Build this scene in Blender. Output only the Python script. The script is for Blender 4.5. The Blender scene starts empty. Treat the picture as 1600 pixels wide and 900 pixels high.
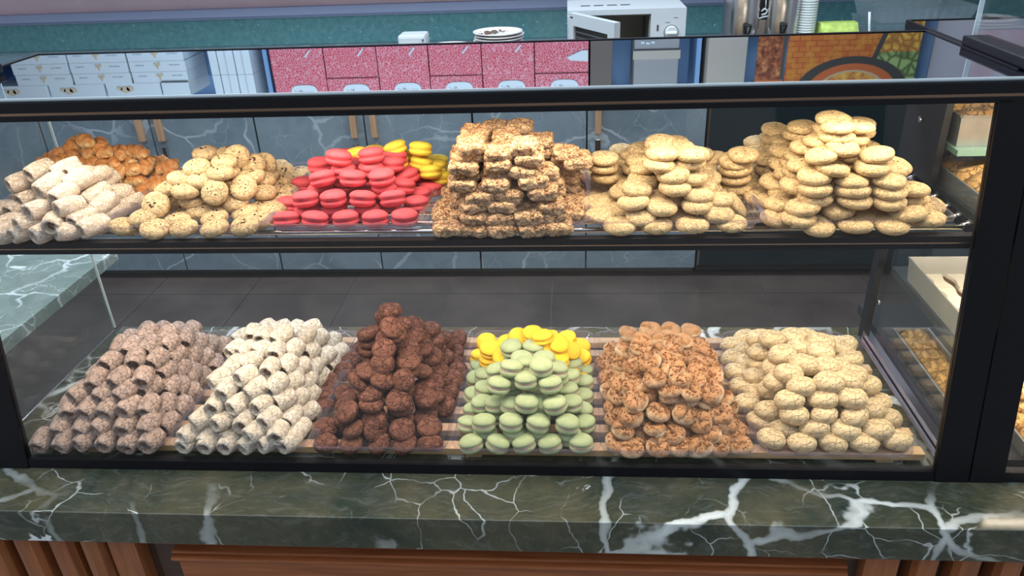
import bpy, bmesh, math, random
from mathutils import Vector, Matrix, Euler, noise

sc = bpy.context.scene
COL = sc.collection
PI = math.pi
R = math.radians

# ------------------------------------------------------------------ camera
cam_d = bpy.data.cameras.new('camera')
cam_d.sensor_fit = 'HORIZONTAL'
cam_d.sensor_width = 36.0
cam_d.lens = 27.0                       # 1200 px focal length on a 1600 px wide frame
cam_d.clip_start = 0.05
cam = bpy.data.objects.new('camera', cam_d)
COL.objects.link(cam)
sc.camera = cam
_p, _y, _r = R(27.573), R(4.72), R(2.3615)
_f = Vector((-math.sin(_y) * math.cos(_p), math.cos(_y) * math.cos(_p), -math.sin(_p)))
_rt = Vector((math.cos(_y), math.sin(_y), 0))
_up = _rt.cross(_f)
_rt2 = math.cos(_r) * _rt - math.sin(_r) * _up
_up2 = math.sin(_r) * _rt + math.cos(_r) * _up
cam.matrix_world = Matrix(((_rt2.x, _up2.x, -_f.x, 0), (_rt2.y, _up2.y, -_f.y, -1.06), (_rt2.z, _up2.z, -_f.z, 1.60), (0, 0, 0, 1)))

# ------------------------------------------------------------------ light and exposure
vs = sc.view_settings
vs.view_transform = 'Standard'
vs.look = 'None'
vs.exposure = 0.0
vs.gamma = 1.0
vs.use_curve_mapping = False

world = bpy.data.worlds.new('overcast_sky')
sc.world = world
world.use_nodes = True
wn = world.node_tree
# overcast sky: three times as bright overhead as at the horizon
_tc = wn.nodes.new('ShaderNodeTexCoord')
_sx = wn.nodes.new('ShaderNodeSeparateXYZ')
_rp = wn.nodes.new('ShaderNodeValToRGB')
_rp.color_ramp.elements[0].position = 0.0
_rp.color_ramp.elements[0].color = (0.20, 0.23, 0.27, 1)
_rp.color_ramp.elements[1].position = 1.0
_rp.color_ramp.elements[1].color = (0.74, 0.86, 1.0, 1)
wn.links.new(_tc.outputs['Generated'], _sx.inputs[0])
wn.links.new(_sx.outputs[2], _rp.inputs[0])
wn.links.new(_rp.outputs[0], wn.nodes['Background'].inputs[0])
wn.nodes['Background'].inputs[1].default_value = 1.75


def area(name, loc, direction, sx, sy, power, color, spread=180):
    d = bpy.data.lights.new(name, 'AREA')
    d.shape = 'RECTANGLE'
    d.size, d.size_y = sx, sy
    d.energy = power
    d.color = color
    d.spread = R(spread)
    o = bpy.data.objects.new(name, d)
    COL.objects.link(o)
    o.location = loc
    o.rotation_euler = Vector(direction).to_track_quat('-Z', 'Y').to_euler()
    return o


WARM = (1.0, 0.85, 0.66)
area('top_led_light', (-0.19, 0.135, 1.290), (0, 0.42, -1), 1.58, 0.02, 5.0, WARM)
area('shelf_led_light', (-0.19, 0.100, 1.066), (0, 0.30, -1), 1.58, 0.02, 5.6, WARM)
area('side_led_light', (0.95, 0.135, 1.290), (0, 0.42, -1), 0.55, 0.02, 3.5, WARM)
area('side_shelf_led_light', (0.95, 0.100, 1.066), (0, 0.35, -1), 0.55, 0.02, 4.0, WARM)
area('side_deck_led_light', (0.96, 0.095, 0.852), (0, 0.6, -1), 0.52, 0.02, 3.0, WARM)
area('back_fill_light', (-0.6, 1.55, 2.74), (0, 0.1, -1), 3.2, 0.5, 110, (0.76, 0.88, 1.0))  # unseen lamp added to brighten the cabinets and back of the shop

# ------------------------------------------------------------------ materials
MATS = {}


class N:
    """small node tree helper"""

    def __init__(s, name):
        s.m = bpy.data.materials.new(name)
        s.m.use_nodes = True
        s.t = s.m.node_tree
        s.b = s.t.nodes['Principled BSDF']
        s.out = s.t.nodes['Material Output']
        MATS[name] = s.m

    def n(s, kind, **kw):
        x = s.t.nodes.new(kind)
        for k, v in kw.items():
            setattr(x, k, v)
        return x

    def l(s, a, b):
        s.t.links.new(a, b)

    def tex(s, which='Object'):
        if not hasattr(s, 'tc'):
            s.tc = s.n('ShaderNodeTexCoord')
        return s.tc.outputs[which]

    def noise(s, scale, detail=4, rough=0.55, dist=0.0, vec=None):
        x = s.n('ShaderNodeTexNoise')
        x.inputs['Scale'].default_value = scale
        x.inputs['Detail'].default_value = detail
        x.inputs['Roughness'].default_value = rough
        x.inputs['Distortion'].default_value = dist
        s.l(vec or s.tex(), x.inputs['Vector'])
        return x.outputs['Fac']

    def voro(s, scale, feature='DISTANCE_TO_EDGE', vec=None, out='Distance'):
        x = s.n('ShaderNodeTexVoronoi', feature=feature)
        x.inputs['Scale'].default_value = scale
        s.l(vec or s.tex(), x.inputs['Vector'])
        return x.outputs[out]

    def ramp(s, fac, stops, interp='LINEAR'):
        x = s.n('ShaderNodeValToRGB')
        x.color_ramp.interpolation = interp
        e = x.color_ramp.elements
        while len(e) < len(stops):
            e.new(0.5)
        for i, (p, c) in enumerate(stops):
            e[i].position = p
            e[i].color = (c[0], c[1], c[2], 1) if isinstance(c, (tuple, list)) else (c, c, c, 1)
        s.l(fac, x.inputs['Fac'])
        return x.outputs['Color']

    def mix(s, fac, a, b, mode='MIX'):
        x = s.n('ShaderNodeMix', data_type='RGBA', blend_type=mode)
        for v, i in ((fac, x.inputs['Factor']), (a, x.inputs['A']), (b, x.inputs['B'])):
            if hasattr(v, 'is_linked'):
                s.l(v, i)
            elif isinstance(v, (int, float)):
                i.default_value = v
            else:
                i.default_value = (v[0], v[1], v[2], 1)
        return x.outputs['Result']

    def math(s, op, a, b=0.0):
        x = s.n('ShaderNodeMath', operation=op)
        for v, i in ((a, x.inputs[0]), (b, x.inputs[1])):
            if hasattr(v, 'is_linked'):
                s.l(v, i)
            else:
                i.default_value = v
        return x.outputs[0]

    def rand(s):
        return s.n('ShaderNodeObjectInfo').outputs['Random']

    def bump(s, h, strength=0.5, dist=0.002):
        x = s.n('ShaderNodeBump')
        x.inputs['Strength'].default_value = strength
        x.inputs['Distance'].default_value = dist
        s.l(h, x.inputs['Height'])
        s.l(x.outputs[0], s.b.inputs['Normal'])

    def col(s, c):
        if hasattr(c, 'is_linked'):
            s.l(c, s.b.inputs['Base Color'])
        else:
            s.b.inputs['Base Color'].default_value = (c[0], c[1], c[2], 1)

    def set(s, **kw):
        for k, v in kw.items():
            s.b.inputs[k.replace('_', ' ')].default_value = v
        return s


def plain(name, c, rough=0.5, metal=0.0, spec=0.5, var=0.0, scale=20):
    m = N(name)
    if var:
        f = m.noise(scale)
        m.col(m.ramp(f, [(0.3, tuple(x * (1 - var) for x in c)), (0.7, tuple(min(1, x * (1 + var)) for x in c))]))
    else:
        m.col(c)
    m.set(Roughness=rough, Metallic=metal, Specular_IOR_Level=spec)
    return m


def thin_glass(name, tint=(1, 1, 1), refl=1.0, base=0.0, rough=0.0, ior=1.5, milky=0.0, milk=(0.8, 0.78, 0.9)):
    """a thin pane: light passes straight through, Fresnel reflection on top, a little surface dust"""
    m = N(name)
    m.t.nodes.remove(m.b)
    tr = m.n('ShaderNodeBsdfTransparent')
    tr.inputs[0].default_value = (*tint, 1)
    gl = m.n('ShaderNodeBsdfGlossy')
    gl.inputs['Roughness'].default_value = rough
    ge = m.n('ShaderNodeNewGeometry')
    dt = m.n('ShaderNodeVectorMath', operation='DOT_PRODUCT')
    m.l(ge.outputs['Normal'], dt.inputs[0])
    m.l(ge.outputs['Incoming'], dt.inputs[1])
    fs = m.math('POWER', m.math('SUBTRACT', 1.0, m.math('ABSOLUTE', dt.outputs['Value'])), 5.0)
    fs = m.math('ADD', m.math('MULTIPLY', fs, 0.96), 0.04)      # Schlick, the same from both sides of a thin pane
    f = m.math('MINIMUM', m.math('ADD', m.math('MULTIPLY', fs, refl), base), 1.0)
    mx = m.n('ShaderNodeMixShader')
    m.l(f, mx.inputs[0])
    m.l(tr.outputs[0], mx.inputs[1])
    m.l(gl.outputs[0], mx.inputs[2])
    last = mx
    if milky:
        df = m.n('ShaderNodeBsdfTranslucent')
        df.inputs[0].default_value = (*milk, 1)
        d2 = m.n('ShaderNodeBsdfDiffuse')
        d2.inputs[0].default_value = (*milk, 1)
        ad = m.n('ShaderNodeMixShader')
        ad.inputs[0].default_value = 0.5
        m.l(df.outputs[0], ad.inputs[1])
        m.l(d2.outputs[0], ad.inputs[2])
        m2 = m.n('ShaderNodeMixShader')
        m2.inputs[0].default_value = milky
        m.l(mx.outputs[0], m2.inputs[1])
        m.l(ad.outputs[0], m2.inputs[2])
        last = m2
    m.l(last.outputs[0], m.out.inputs['Surface'])
    return m


def marble(name, dark, mid, vein, sc1, rough=0.12, thick=0.035, amount=0.5, patch=0.0):
    m = N(name)
    geo = m.n('ShaderNodeNewGeometry').outputs['Position']
    n1 = m.n('ShaderNodeTexNoise')
    n1.inputs['Scale'].default_value = sc1 * 0.7
    n1.inputs['Detail'].default_value = 5
    m.l(geo, n1.inputs['Vector'])
    va = m.n('ShaderNodeVectorMath', operation='MULTIPLY_ADD')
    m.l(n1.outputs['Color'], va.inputs[0])
    va.inputs[1].default_value = (0.28, 0.28, 0.28)
    m.l(geo, va.inputs[2])
    v = va.outputs[0]
    base = m.ramp(m.noise(sc1 * 1.6, 6, 0.6, 0.6, geo), [(0.30, dark), (0.72, mid)])
    streak = m.n('ShaderNodeMapping')
    streak.inputs['Rotation'].default_value = (0.2, 0.3, 0.6)
    streak.inputs['Scale'].default_value = (1, 6, 3)
    m.l(v, streak.inputs['Vector'])
    fine = m.ramp(m.noise(sc1 * 5, 5, 0.65, 0.4, streak.outputs[0]), [(0.50, 0.0), (0.75, 1.0)])
    base = m.mix(m.math('MULTIPLY', fine, 0.08), base, vein)
    e1 = m.voro(sc1, vec=v)
    mask1 = m.ramp(m.noise(sc1 * 0.8, 3, 0.5, 0, v), [(1 - amount - 0.12, 0.0), (1 - amount + 0.1, 1.0)])
    w1 = m.math('MULTIPLY', m.ramp(e1, [(0.0, 1.0), (thick * 0.8, 0.75), (thick * 1.25, 0.0)]), mask1)
    e2 = m.voro(sc1 * 2.7, vec=v)
    mask2 = m.ramp(m.noise(sc1 * 1.7, 3, 0.5, 0, v), [(0.46, 0.0), (0.58, 1.0)])
    w2 = m.math('MULTIPLY', m.math('MULTIPLY', m.ramp(e2, [(0.0, 1.0), (thick * 0.7, 0.0)]), mask2), 0.7)
    w = m.math('MAXIMUM', w1, w2)
    if patch:
        blot = m.ramp(m.noise(sc1 * 1.1, 7, 0.62, 0.9, v), [(0.70 - patch, 0.0), (0.718 - patch, 1.0)])
        w = m.math('MAXIMUM', w, blot)
    m.col(m.mix(w, base, vein))
    m.set(Roughness=rough, Specular_IOR_Level=0.6)
    return m


# -- building and case
marble('green_marble', (0.014, 0.030, 0.021), (0.110, 0.098, 0.054), (0.74, 0.80, 0.78), 4.2, 0.13, 0.026, 0.42, 0.06)
marble('work_marble', (0.17, 0.22, 0.20), (0.30, 0.35, 0.31), (0.80, 0.85, 0.84), 6.0, 0.16, 0.03, 0.5, 0.05)
marble('grey_marble', (0.140, 0.195, 0.235), (0.225, 0.290, 0.330), (0.42, 0.50, 0.55), 3.4, 0.22, 0.016, 0.45)
plain('black_metal', (0.006, 0.006, 0.008), 0.42, 0.0, 0.25)
plain('black_paint', (0.006, 0.006, 0.007), 0.55)
plain('dark_void', (0.02, 0.02, 0.022), 0.7)
plain('steel', (0.62, 0.62, 0.62), 0.22, 1.0)
plain('brushed_chrome', (0.72, 0.70, 0.68), 0.16, 1.0)
plain('tray_steel', (0.46, 0.45, 0.44), 0.42, 0.85, var=0.10, scale=30)
plain('tray_enamel', (0.38, 0.355, 0.33), 0.5, 0.0, var=0.08, scale=12)
plain('shelf_grey', (0.16, 0.17, 0.175), 0.35, 0.6)
m = plain('rose_glint', (0.50, 0.34, 0.24), 0.25, 0.9)  # rose tint stands in for warm reflections and glints
m = plain('mirror_top', (0.50, 0.61, 0.69), 0.015, 1.0)
thin_glass('clear_glass', refl=1.0)
thin_glass('side_glass', (0.93, 0.96, 0.95), 1.0, 0.0)
thin_glass('clear_plastic', (0.93, 0.91, 0.96), 1.6, 0.03, 0.10, 1.5, 0.06, (0.80, 0.76, 0.92))
thin_glass('smoked_plastic', (0.80, 0.86, 0.88), 1.2, 0.03, 0.1, 1.5, 0.16, (0.7, 0.85, 0.9))
plain('glass_edge', (0.75, 0.85, 0.88), 0.2, 0.0)
plain('green_pane', (0.20, 0.34, 0.27), 0.12)


def wood(name, a, b, rough=0.35, along=(1, 14, 14)):
    m = N(name)
    mp = m.n('ShaderNodeMapping')
    mp.inputs['Scale'].default_value = along
    m.l(m.n('ShaderNodeNewGeometry').outputs['Position'], mp.inputs['Vector'])
    f = m.noise(5, 6, 0.6, 0.8, mp.outputs[0])
    m.col(m.ramp(f, [(0.3, a), (0.7, b)]))
    m.bump(f, 0.08, 0.002)
    m.set(Roughness=rough)
    return m


wood('pine_slat', (0.52, 0.33, 0.16), (0.70, 0.48, 0.26), 0.5)
wood('walnut_rail', (0.24, 0.070, 0.024), (0.42, 0.140, 0.050), 0.32)
wood('walnut_upright', (0.22, 0.070, 0.025), (0.40, 0.140, 0.050), 0.32, (14, 14, 1))
wood('dark_walnut', (0.050, 0.028, 0.020), (0.095, 0.052, 0.034), 0.4)
wood('handle_wood', (0.34, 0.20, 0.11), (0.50, 0.31, 0.18), 0.5, (14, 14, 1))

m = N('floor_tile_face')
f = m.noise(3, 6, 0.6, 0.3, m.n('ShaderNodeNewGeometry').outputs['Position'])
m.col(m.ramp(f, [(0.3, (0.044, 0.034, 0.029)), (0.7, (0.088, 0.068, 0.058))]))
m.set(Roughness=0.30)
plain('grout', (0.10, 0.10, 0.10), 0.8)
plain('pavement_stone', (0.22, 0.205, 0.19), 0.8, var=0.15, scale=3)
plain('pink_plaster', (0.80, 0.60, 0.62), 0.8, var=0.05, scale=6)
plain('lavender_paint', (0.36, 0.41, 0.58), 0.5)
plain('mauve_plaster', (0.46, 0.43, 0.47), 0.7, var=0.04, scale=3)
plain('blue_paint', (0.14, 0.24, 0.40), 0.5)
plain('ceiling_paint', (0.7, 0.7, 0.7), 0.8)
plain('facade_plaster', (0.46, 0.40, 0.36), 0.8, var=0.1, scale=1)
plain('facade_window', (0.05, 0.06, 0.07), 0.2)
m = N('teal_sparkle')
g = m.n('ShaderNodeNewGeometry').outputs['Position']
d = m.voro(60, 'F1', g)
cell = m.voro(60, 'F1', g, 'Color')
spark = m.math('MULTIPLY', m.ramp(d, [(0.14, 1.0), (0.22, 0.0)]), m.ramp(cell, [(0.74, 0.0), (0.80, 1.0)]))
bs = m.ramp(m.noise(40, 4, 0.6, 0, g), [(0.3, (0.085, 0.235, 0.250)), (0.7, (0.135, 0.320, 0.330))])
m.col(m.mix(spark, bs, (0.62, 0.80, 0.80)))
m.set(Roughness=0.25)

# -- boxes and appliances
plain('white_card', (0.43, 0.46, 0.48), 0.6)
plain('print_grey', (0.34, 0.38, 0.42), 0.6)
plain('print_tan', (0.40, 0.32, 0.22), 0.6)
m = N('red_print_card')
g = m.tex()
v1 = m.voro(95, 'DISTANCE_TO_EDGE', g)
v2 = m.voro(190, 'F1', g)
lines = m.ramp(v1, [(0.04, 1.0), (0.13, 0.0)])
dots = m.ramp(v2, [(0.16, 0.8), (0.34, 0.0)])
m.col(m.mix(m.math('MAXIMUM', lines, dots), (0.38, 0.022, 0.042), (0.48, 0.22, 0.25)))
m.set(Roughness=0.5)
plain('brown_card', (0.085, 0.062, 0.05), 0.7)
plain('grey_card', (0.20, 0.19, 0.19), 0.7)
plain('kraft_card', (0.31, 0.265, 0.22), 0.7)
plain('ink', (0.05, 0.05, 0.06), 0.6)
plain('appliance_white', (0.50, 0.54, 0.56), 0.35)
plain('appliance_dark', (0.012, 0.013, 0.014), 0.15)
plain('oven_cavity', (0.20, 0.21, 0.185), 0.5)
plain('porcelain', (0.70, 0.68, 0.65), 0.2)
plain('crumb_brown', (0.13, 0.075, 0.055), 0.8)
plain('paper_cup', (0.74, 0.80, 0.78), 0.6)
plain('lime_print', (0.42, 0.56, 0.12), 0.5, var=0.3, scale=30)
plain('fridge_glass', (0.012, 0.022, 0.025), 0.12)

# -- pastry


def pastry(name, lo, hi, top=None, crack=0.0, crack_scale=120, grain=400, rough=0.75, sss=0.0, var=0.12, spots=None, bump=0.5):
    """baked dough: mottled colour, browner on the upward side if top is given, crackled relief"""
    m = N(name)
    f = m.noise(90, 4, 0.6)
    c = m.ramp(f, [(0.28, lo), (0.72, hi)])
    if top:
        sep = m.n('ShaderNodeSeparateXYZ')
        m.l(m.tex('Generated'), sep.inputs[0])
        k = m.math('ADD', sep.outputs[2], m.math('MULTIPLY', m.math('SUBTRACT', m.noise(130, 3), 0.5), 0.9))
        c = m.mix(m.ramp(k, [(0.45, 0.0), (0.80, 1.0)]), c, top)
    h = m.noise(grain, 3, 0.6)
    if crack:
        e = m.voro(crack_scale, vec=m.mix(0.02, m.tex(), m.n('ShaderNodeTexNoise').outputs['Color']))
        line = m.ramp(e, [(0.0, 1.0), (0.035, 0.8), (0.10, 0.0)])
        line = m.math('MULTIPLY', line, m.ramp(m.noise(70, 2), [(0.36, 0.0), (0.52, 1.0)]))
        c = m.mix(m.math('MULTIPLY', line, crack), c, tuple(x * 0.42 for x in lo))
        h = m.math('SUBTRACT', h, m.math('MULTIPLY', line, 1.8))
    if spots:
        sd = m.voro(spots[1], 'F1')
        c = m.mix(m.ramp(sd, [(spots[2], 1.0), (spots[2] + 0.08, 0.0)]), c, spots[0])
    r = m.rand()
    val = m.ramp(r, [(0.0, 1 - var), (1.0, 1 + var * 0.5)])
    c = m.mix(1.0, c, val, 'MULTIPLY')
    m.col(c)
    m.bump(h, min(1.0, bump * 1.4), 0.0026)
    m.set(Roughness=rough, Specular_IOR_Level=0.25)
    if sss:
        m.b.subsurface_method = 'BURLEY'
    return m


pastry('dough_cream', (0.60, 0.42, 0.22), (0.76, 0.58, 0.34), crack=0.55, crack_scale=110)
pastry('dough_seeded', (0.62, 0.44, 0.22), (0.76, 0.58, 0.33), crack=0.2, spots=((0.30, 0.17, 0.07), 190, 0.16))
pastry('dough_golden', (0.62, 0.43, 0.21), (0.76, 0.56, 0.30), crack=0.3, spots=((0.34, 0.20, 0.08), 150, 0.12))
pastry('dough_oval', (0.66, 0.49, 0.27), (0.80, 0.63, 0.39), crack=0.45, crack_scale=85)
pastry('dough_chocolate', (0.110, 0.042, 0.026), (0.210, 0.088, 0.058), crack=0.95, crack_scale=80)
pastry('dough_sugared', (0.66, 0.52, 0.40), (0.80, 0.70, 0.60), crack=0.25, var=0.1)
pastry('dough_cocoa', (0.34, 0.235, 0.185), (0.54, 0.42, 0.36), crack=0.5, crack_scale=75, var=0.12, grain=250)
pastry('dough_powdered', (0.60, 0.50, 0.37), (0.82, 0.76, 0.66), crack=0.25, crack_scale=75, var=0.1)
pastry('roll_filling', (0.13, 0.065, 0.035), (0.26, 0.15, 0.09), rough=0.4)
pastry('crescent_crust', (0.58, 0.32, 0.12), (0.84, 0.62, 0.34), (0.46, 0.19, 0.055), var=0.2, rough=0.4, grain=250)
pastry('walnut_dough', (0.45, 0.28, 0.155), (0.70, 0.52, 0.34), (0.60, 0.37, 0.20), 0.5, 90, 200, var=0.15, bump=0.9)
pastry('nut_crumb', (0.17, 0.055, 0.020), (0.46, 0.22, 0.085), rough=0.5, var=0.25, grain=250)
pastry('ring_dough', (0.62, 0.43, 0.26), (0.76, 0.60, 0.41), (0.46, 0.24, 0.11), rough=0.5, var=0.15)
pastry('chocolate_bit', (0.055, 0.022, 0.012), (0.10, 0.045, 0.025), rough=0.4)
pastry('pink_shell', (0.60, 0.075, 0.095), (0.67, 0.105, 0.13), var=0.06, bump=0.12)
pastry('pink_cream', (0.50, 0.045, 0.06), (0.55, 0.06, 0.08), var=0.03, bump=0.1)
pastry('yellow_shell', (0.84, 0.50, 0.030), (0.90, 0.60, 0.05), var=0.05, bump=0.12)
pastry('yellow_cream', (0.72, 0.42, 0.05), (0.76, 0.46, 0.07), var=0.03, bump=0.1)
pastry('lemon_shell', (0.80, 0.60, 0.055), (0.86, 0.68, 0.09), var=0.05, bump=0.12)
pastry('green_shell', (0.33, 0.40, 0.21), (0.41, 0.47, 0.27), var=0.07, bump=0.15)
pastry('rose_cream', (0.58, 0.36, 0.32), (0.66, 0.44, 0.40), var=0.06, bump=0.1)
pastry('flaky_pastry', (0.50, 0.24, 0.065), (0.74, 0.46, 0.17), crack=0.3, crack_scale=60, rough=0.4, grain=160, bump=0.9)
pastry('pistachio_crumb', (0.24, 0.24, 0.06), (0.40, 0.38, 0.12))
pastry('cream_icing', (0.74, 0.64, 0.52), (0.80, 0.72, 0.60))
pastry('cocoa_sponge', (0.20, 0.11, 0.06), (0.30, 0.18, 0.10))


# ------------------------------------------------------------------ mesh helpers
def link(name, me, mat=None, parent=None, loc=None):
    o = bpy.data.objects.new(name, me)
    COL.objects.link(o)
    if mat is not None and me is not None and not me.materials:
        me.materials.append(MATS[mat])
    if parent is not None:
        o.parent = parent
        if loc is None and parent.type == 'EMPTY':     # built in world coordinates under a root that stands at its base
            o.location = -parent.location
    if loc is not None:
        o.location = loc
    return o


def to_mesh(bm, name, smooth=False):
    bmesh.ops.recalc_face_normals(bm, faces=bm.faces)
    me = bpy.data.meshes.new(name)
    bm.to_mesh(me)
    bm.free()
    if smooth:
        for p in me.polygons:
            p.use_smooth = True
    return me


def box_into(bm, x0, x1, y0, y1, z0, z1, bev=0.0):
    r = bmesh.ops.create_cube(bm, size=1.0)
    for v in r['verts']:
        v.co = Vector(((x0 + x1) / 2 + v.co.x * (x1 - x0), (y0 + y1) / 2 + v.co.y * (y1 - y0), (z0 + z1) / 2 + v.co.z * (z1 - z0)))
    if bev:
        es = list({e for v in r['verts'] for e in v.link_edges})
        bmesh.ops.bevel(bm, geom=es, offset=bev, segments=2, affect='EDGES', profile=0.6)
    return r['verts']


def box(name, mat, x0, x1, y0, y1, z0, z1, bev=0.0, parent=None):
    bm = bmesh.new()
    box_into(bm, x0, x1, y0, y1, z0, z1, bev)
    return link(name, to_mesh(bm, name), mat, parent)


def prism(name, mat, prof, x0, x1, parent=None, smooth=False):
    """extrude a (y, z) outline along x"""
    bm = bmesh.new()
    a = [bm.verts.new((x0, y, z)) for y, z in prof]
    b = [bm.verts.new((x1, y, z)) for y, z in prof]
    n = len(prof)
    for i in range(n):
        bm.faces.new((a[i], a[(i + 1) % n], b[(i + 1) % n], b[i]))
    bm.faces.new(a)
    bm.faces.new(b[::-1])
    return link(name, to_mesh(bm, name, smooth), mat, parent)


def lathe_into(bm, prof, n=24, wob=None):
    """revolve (r, z) about z; closes on the axis where r is 0"""
    rings = []
    for r, z in prof:
        if r < 1e-7:
            rings.append([bm.verts.new((0, 0, z))])
        else:
            ring = []
            for i in range(n):
                a = 2 * PI * i / n
                rr = r * (wob(a, z) if wob else 1)
                ring.append(bm.verts.new((rr * math.cos(a), rr * math.sin(a), z)))
            rings.append(ring)
    for p, q in zip(rings, rings[1:]):
        for i in range(n):
            j = (i + 1) % n
            if len(p) == 1 and len(q) == 1:
                continue
            if len(p) == 1:
                bm.faces.new((p[0], q[i], q[j]))
            elif len(q) == 1:
                bm.faces.new((p[i], p[j], q[0]))
            else:
                bm.faces.new((p[i], p[j], q[j], q[i]))


def lathe(name, mat, prof, n=24, parent=None, loc=None, smooth=True):
    bm = bmesh.new()
    lathe_into(bm, prof, n)
    return link(name, to_mesh(bm, name, smooth), mat, parent, loc)


def tube_into(bm, pts, r, n=8):
    rings = []
    for i, p in enumerate(pts):
        p = Vector(p)
        d = (Vector(pts[min(i + 1, len(pts) - 1)]) - Vector(pts[max(i - 1, 0)])).normalized()
        u = d.orthogonal().normalized() if not rings else (u0 - d * u0.dot(d)).normalized()
        u0 = u
        w = d.cross(u)
        rr = r[i] if isinstance(r, (list, tuple)) else r
        rings.append([bm.verts.new(p + u * rr * math.cos(2 * PI * k / n) + w * rr * math.sin(2 * PI * k / n)) for k in range(n)])
    for a, b in zip(rings, rings[1:]):
        for k in range(n):
            bm.faces.new((a[k], a[(k + 1) % n], b[(k + 1) % n], b[k]))
    bm.faces.new(rings[0][::-1])
    bm.faces.new(rings[-1])


def tag(o, label, cat, group=None, kind=None):
    o['label'] = label
    o['category'] = cat
    if group:
        o['group'] = group
    if kind:
        o['kind'] = kind
    return o


def empty(name, loc, label=None, cat=None, group=None):
    o = bpy.data.objects.new(name, None)
    COL.objects.link(o)
    o.location = loc
    o.empty_display_size = 0.05
    if label:
        tag(o, label, cat, group)
    return o


def structure(o):
    o['kind'] = 'structure'
    return o


TILT = math.tan(R(9.0))


def gy(z):
    """depth of the leaning front glass at height z"""
    return (z - 0.668) * TILT


# ------------------------------------------------------------------ the shop
floor = structure(box('floor', 'grout', -3.4, 3.2, -0.02, 2.95, -0.03, -0.004))
tile_me = None
for i in range(9):
    for j in range(3):
        bm = bmesh.new()
        box_into(bm, 0.002, 0.459, 0.002, 0.919, -0.004, 0.0)
        if tile_me is None:
            tile_me = to_mesh(bm, 'tile')
            tile_me.materials.append(MATS['floor_tile_face'])
        else:
            bm.free()
        link('tile', tile_me, None, floor, (-2.375 + 0.4605 * i, 0.10 + 0.92 * j, 0))
structure(box('ground', 'pavement_stone', -9, 9, -9.5, -0.02, -0.05, 0.0))
structure(box('wall_back', 'pink_plaster', -3.4, 3.2, 2.92, 3.0, 0.0, 2.8))
structure(box('wall_left', 'mauve_plaster', -3.5, -3.4, 0.4, 3.0, 0.0, 2.8))
structure(box('wall_right', 'mauve_plaster', 3.2, 3.3, 0.4, 3.0, 0.0, 2.8))
structure(box('ceiling', 'ceiling_paint', -3.5, 3.3, 0.7, 3.0, 2.8, 2.86))
structure(box('trim_1', 'lavender_paint', -3.4, 3.2, 2.875, 2.92, 1.072, 1.112, 0.004))
structure(box('trim_2', 'lavender_paint', -3.4, 3.2, 2.892, 2.92, 1.060, 1.070))
structure(box('wall_backsplash', 'teal_sparkle', -3.4, 3.2, 2.895, 2.92, 0.929, 1.060))
fac = structure(box('wall_facade', 'facade_plaster', -9, 9, -9.7, -9.5, 0.0, 6.0))
for i in range(6):
    box('window_pane', 'facade_window', -7.6 + 2.6 * i, -6.2 + 2.6 * i, -9.51, -9.46, 0.9, 2.6, parent=fac)

# mauve pier at the right and the blue post beside it
structure(box('wall_pier', 'mauve_plaster', 1.545, 3.2, 2.42, 2.92, 1.30, 2.8))
structure(box('trim_3', 'blue_paint', 1.475, 1.545, 2.41, 2.92, 1.30, 2.8))

# back counter: units with paired doors, one worktop
tag(box('worktop', 'grey_marble', -3.38, 2.3, 2.075, 2.895, 0.885, 0.928, 0.003),
    'long grey marble worktop running along the back wall over the cabinets', 'worktop')


def cabinet(x0, x1, mid, label, handles):
    r = empty('base_cabinet', ((x0 + x1) / 2, 2.5, 0), label, 'cabinet', 'grey marble base cabinets')
    box('body', 'dark_void', x0 + 0.002, x1 - 0.002, 2.125, 2.89, 0.08, 0.884, parent=r)
    box('toe_kick', 'shelf_grey', x0, x1, 2.16, 2.18, 0.0, 0.08, parent=r)
    for a, b in ((x0, mid), (mid, x1)):
        d = box('door', 'grey_marble', a + 0.003, b - 0.003, 2.10, 2.122, 0.045, 0.878, 0.002, parent=r)
        for hx in handles:
            if a < hx < b:
                h = box('handle', 'handle_wood', hx - 0.013, hx + 0.013, 2.078, 2.0995, 0.675, 0.86, 0.003, parent=d)
                box('handle', 'steel', hx - 0.012, hx + 0.012, 2.085, 2.0995, 0.40, 0.652, 0.003, parent=d)


cabinet(-2.300, -1.339, -1.831 + 0.03, 'grey marble cabinet with paired wooden handles, behind the sugared rolls', (-1.845, -1.757))
cabinet(-1.337, -0.400, -0.860, 'grey marble cabinet with paired wooden handles, behind the pink macarons', (-0.905, -0.818))
cabinet(-0.398, 0.571, 0.080, 'grey marble cabinet with one wooden handle showing, behind the walnut slices', (0.126,))
cabinet(-3.30, -2.302, -2.80, 'grey marble cabinet at the far left end of the back counter', (-2.84, -2.76))
fr = empty('under_counter_fridge', (1.05, 2.5, 0), 'dark glass fronted fridge under the worktop, behind the tall seeded cookies', 'fridge')
box('body', 'dark_void', 0.578, 1.55, 2.13, 2.88, 0.02, 0.882, parent=fr)
gd = box('door', 'fridge_glass', 0.585, 1.545, 2.095, 2.128, 0.06, 0.80, 0.004, parent=fr)
box('door_edge', 'steel', 0.577, 0.585, 2.095, 2.128, 0.06, 0.80, parent=fr)
bm = bmesh.new()
for k in range(46):
    box_into(bm, 0.62 + 0.02 * k, 0.632 + 0.02 * k, 2.098, 2.112, 0.815, 0.865)
link('grille', to_mesh(bm, 'grille'), 'shelf_grey', fr)
tag(box('storage_bin', 'shelf_grey', 1.6, 2.2, 2.12, 2.85, 0.0, 0.86, 0.01), 'plain dark storage bin under the right end of the worktop', 'bin')

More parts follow.
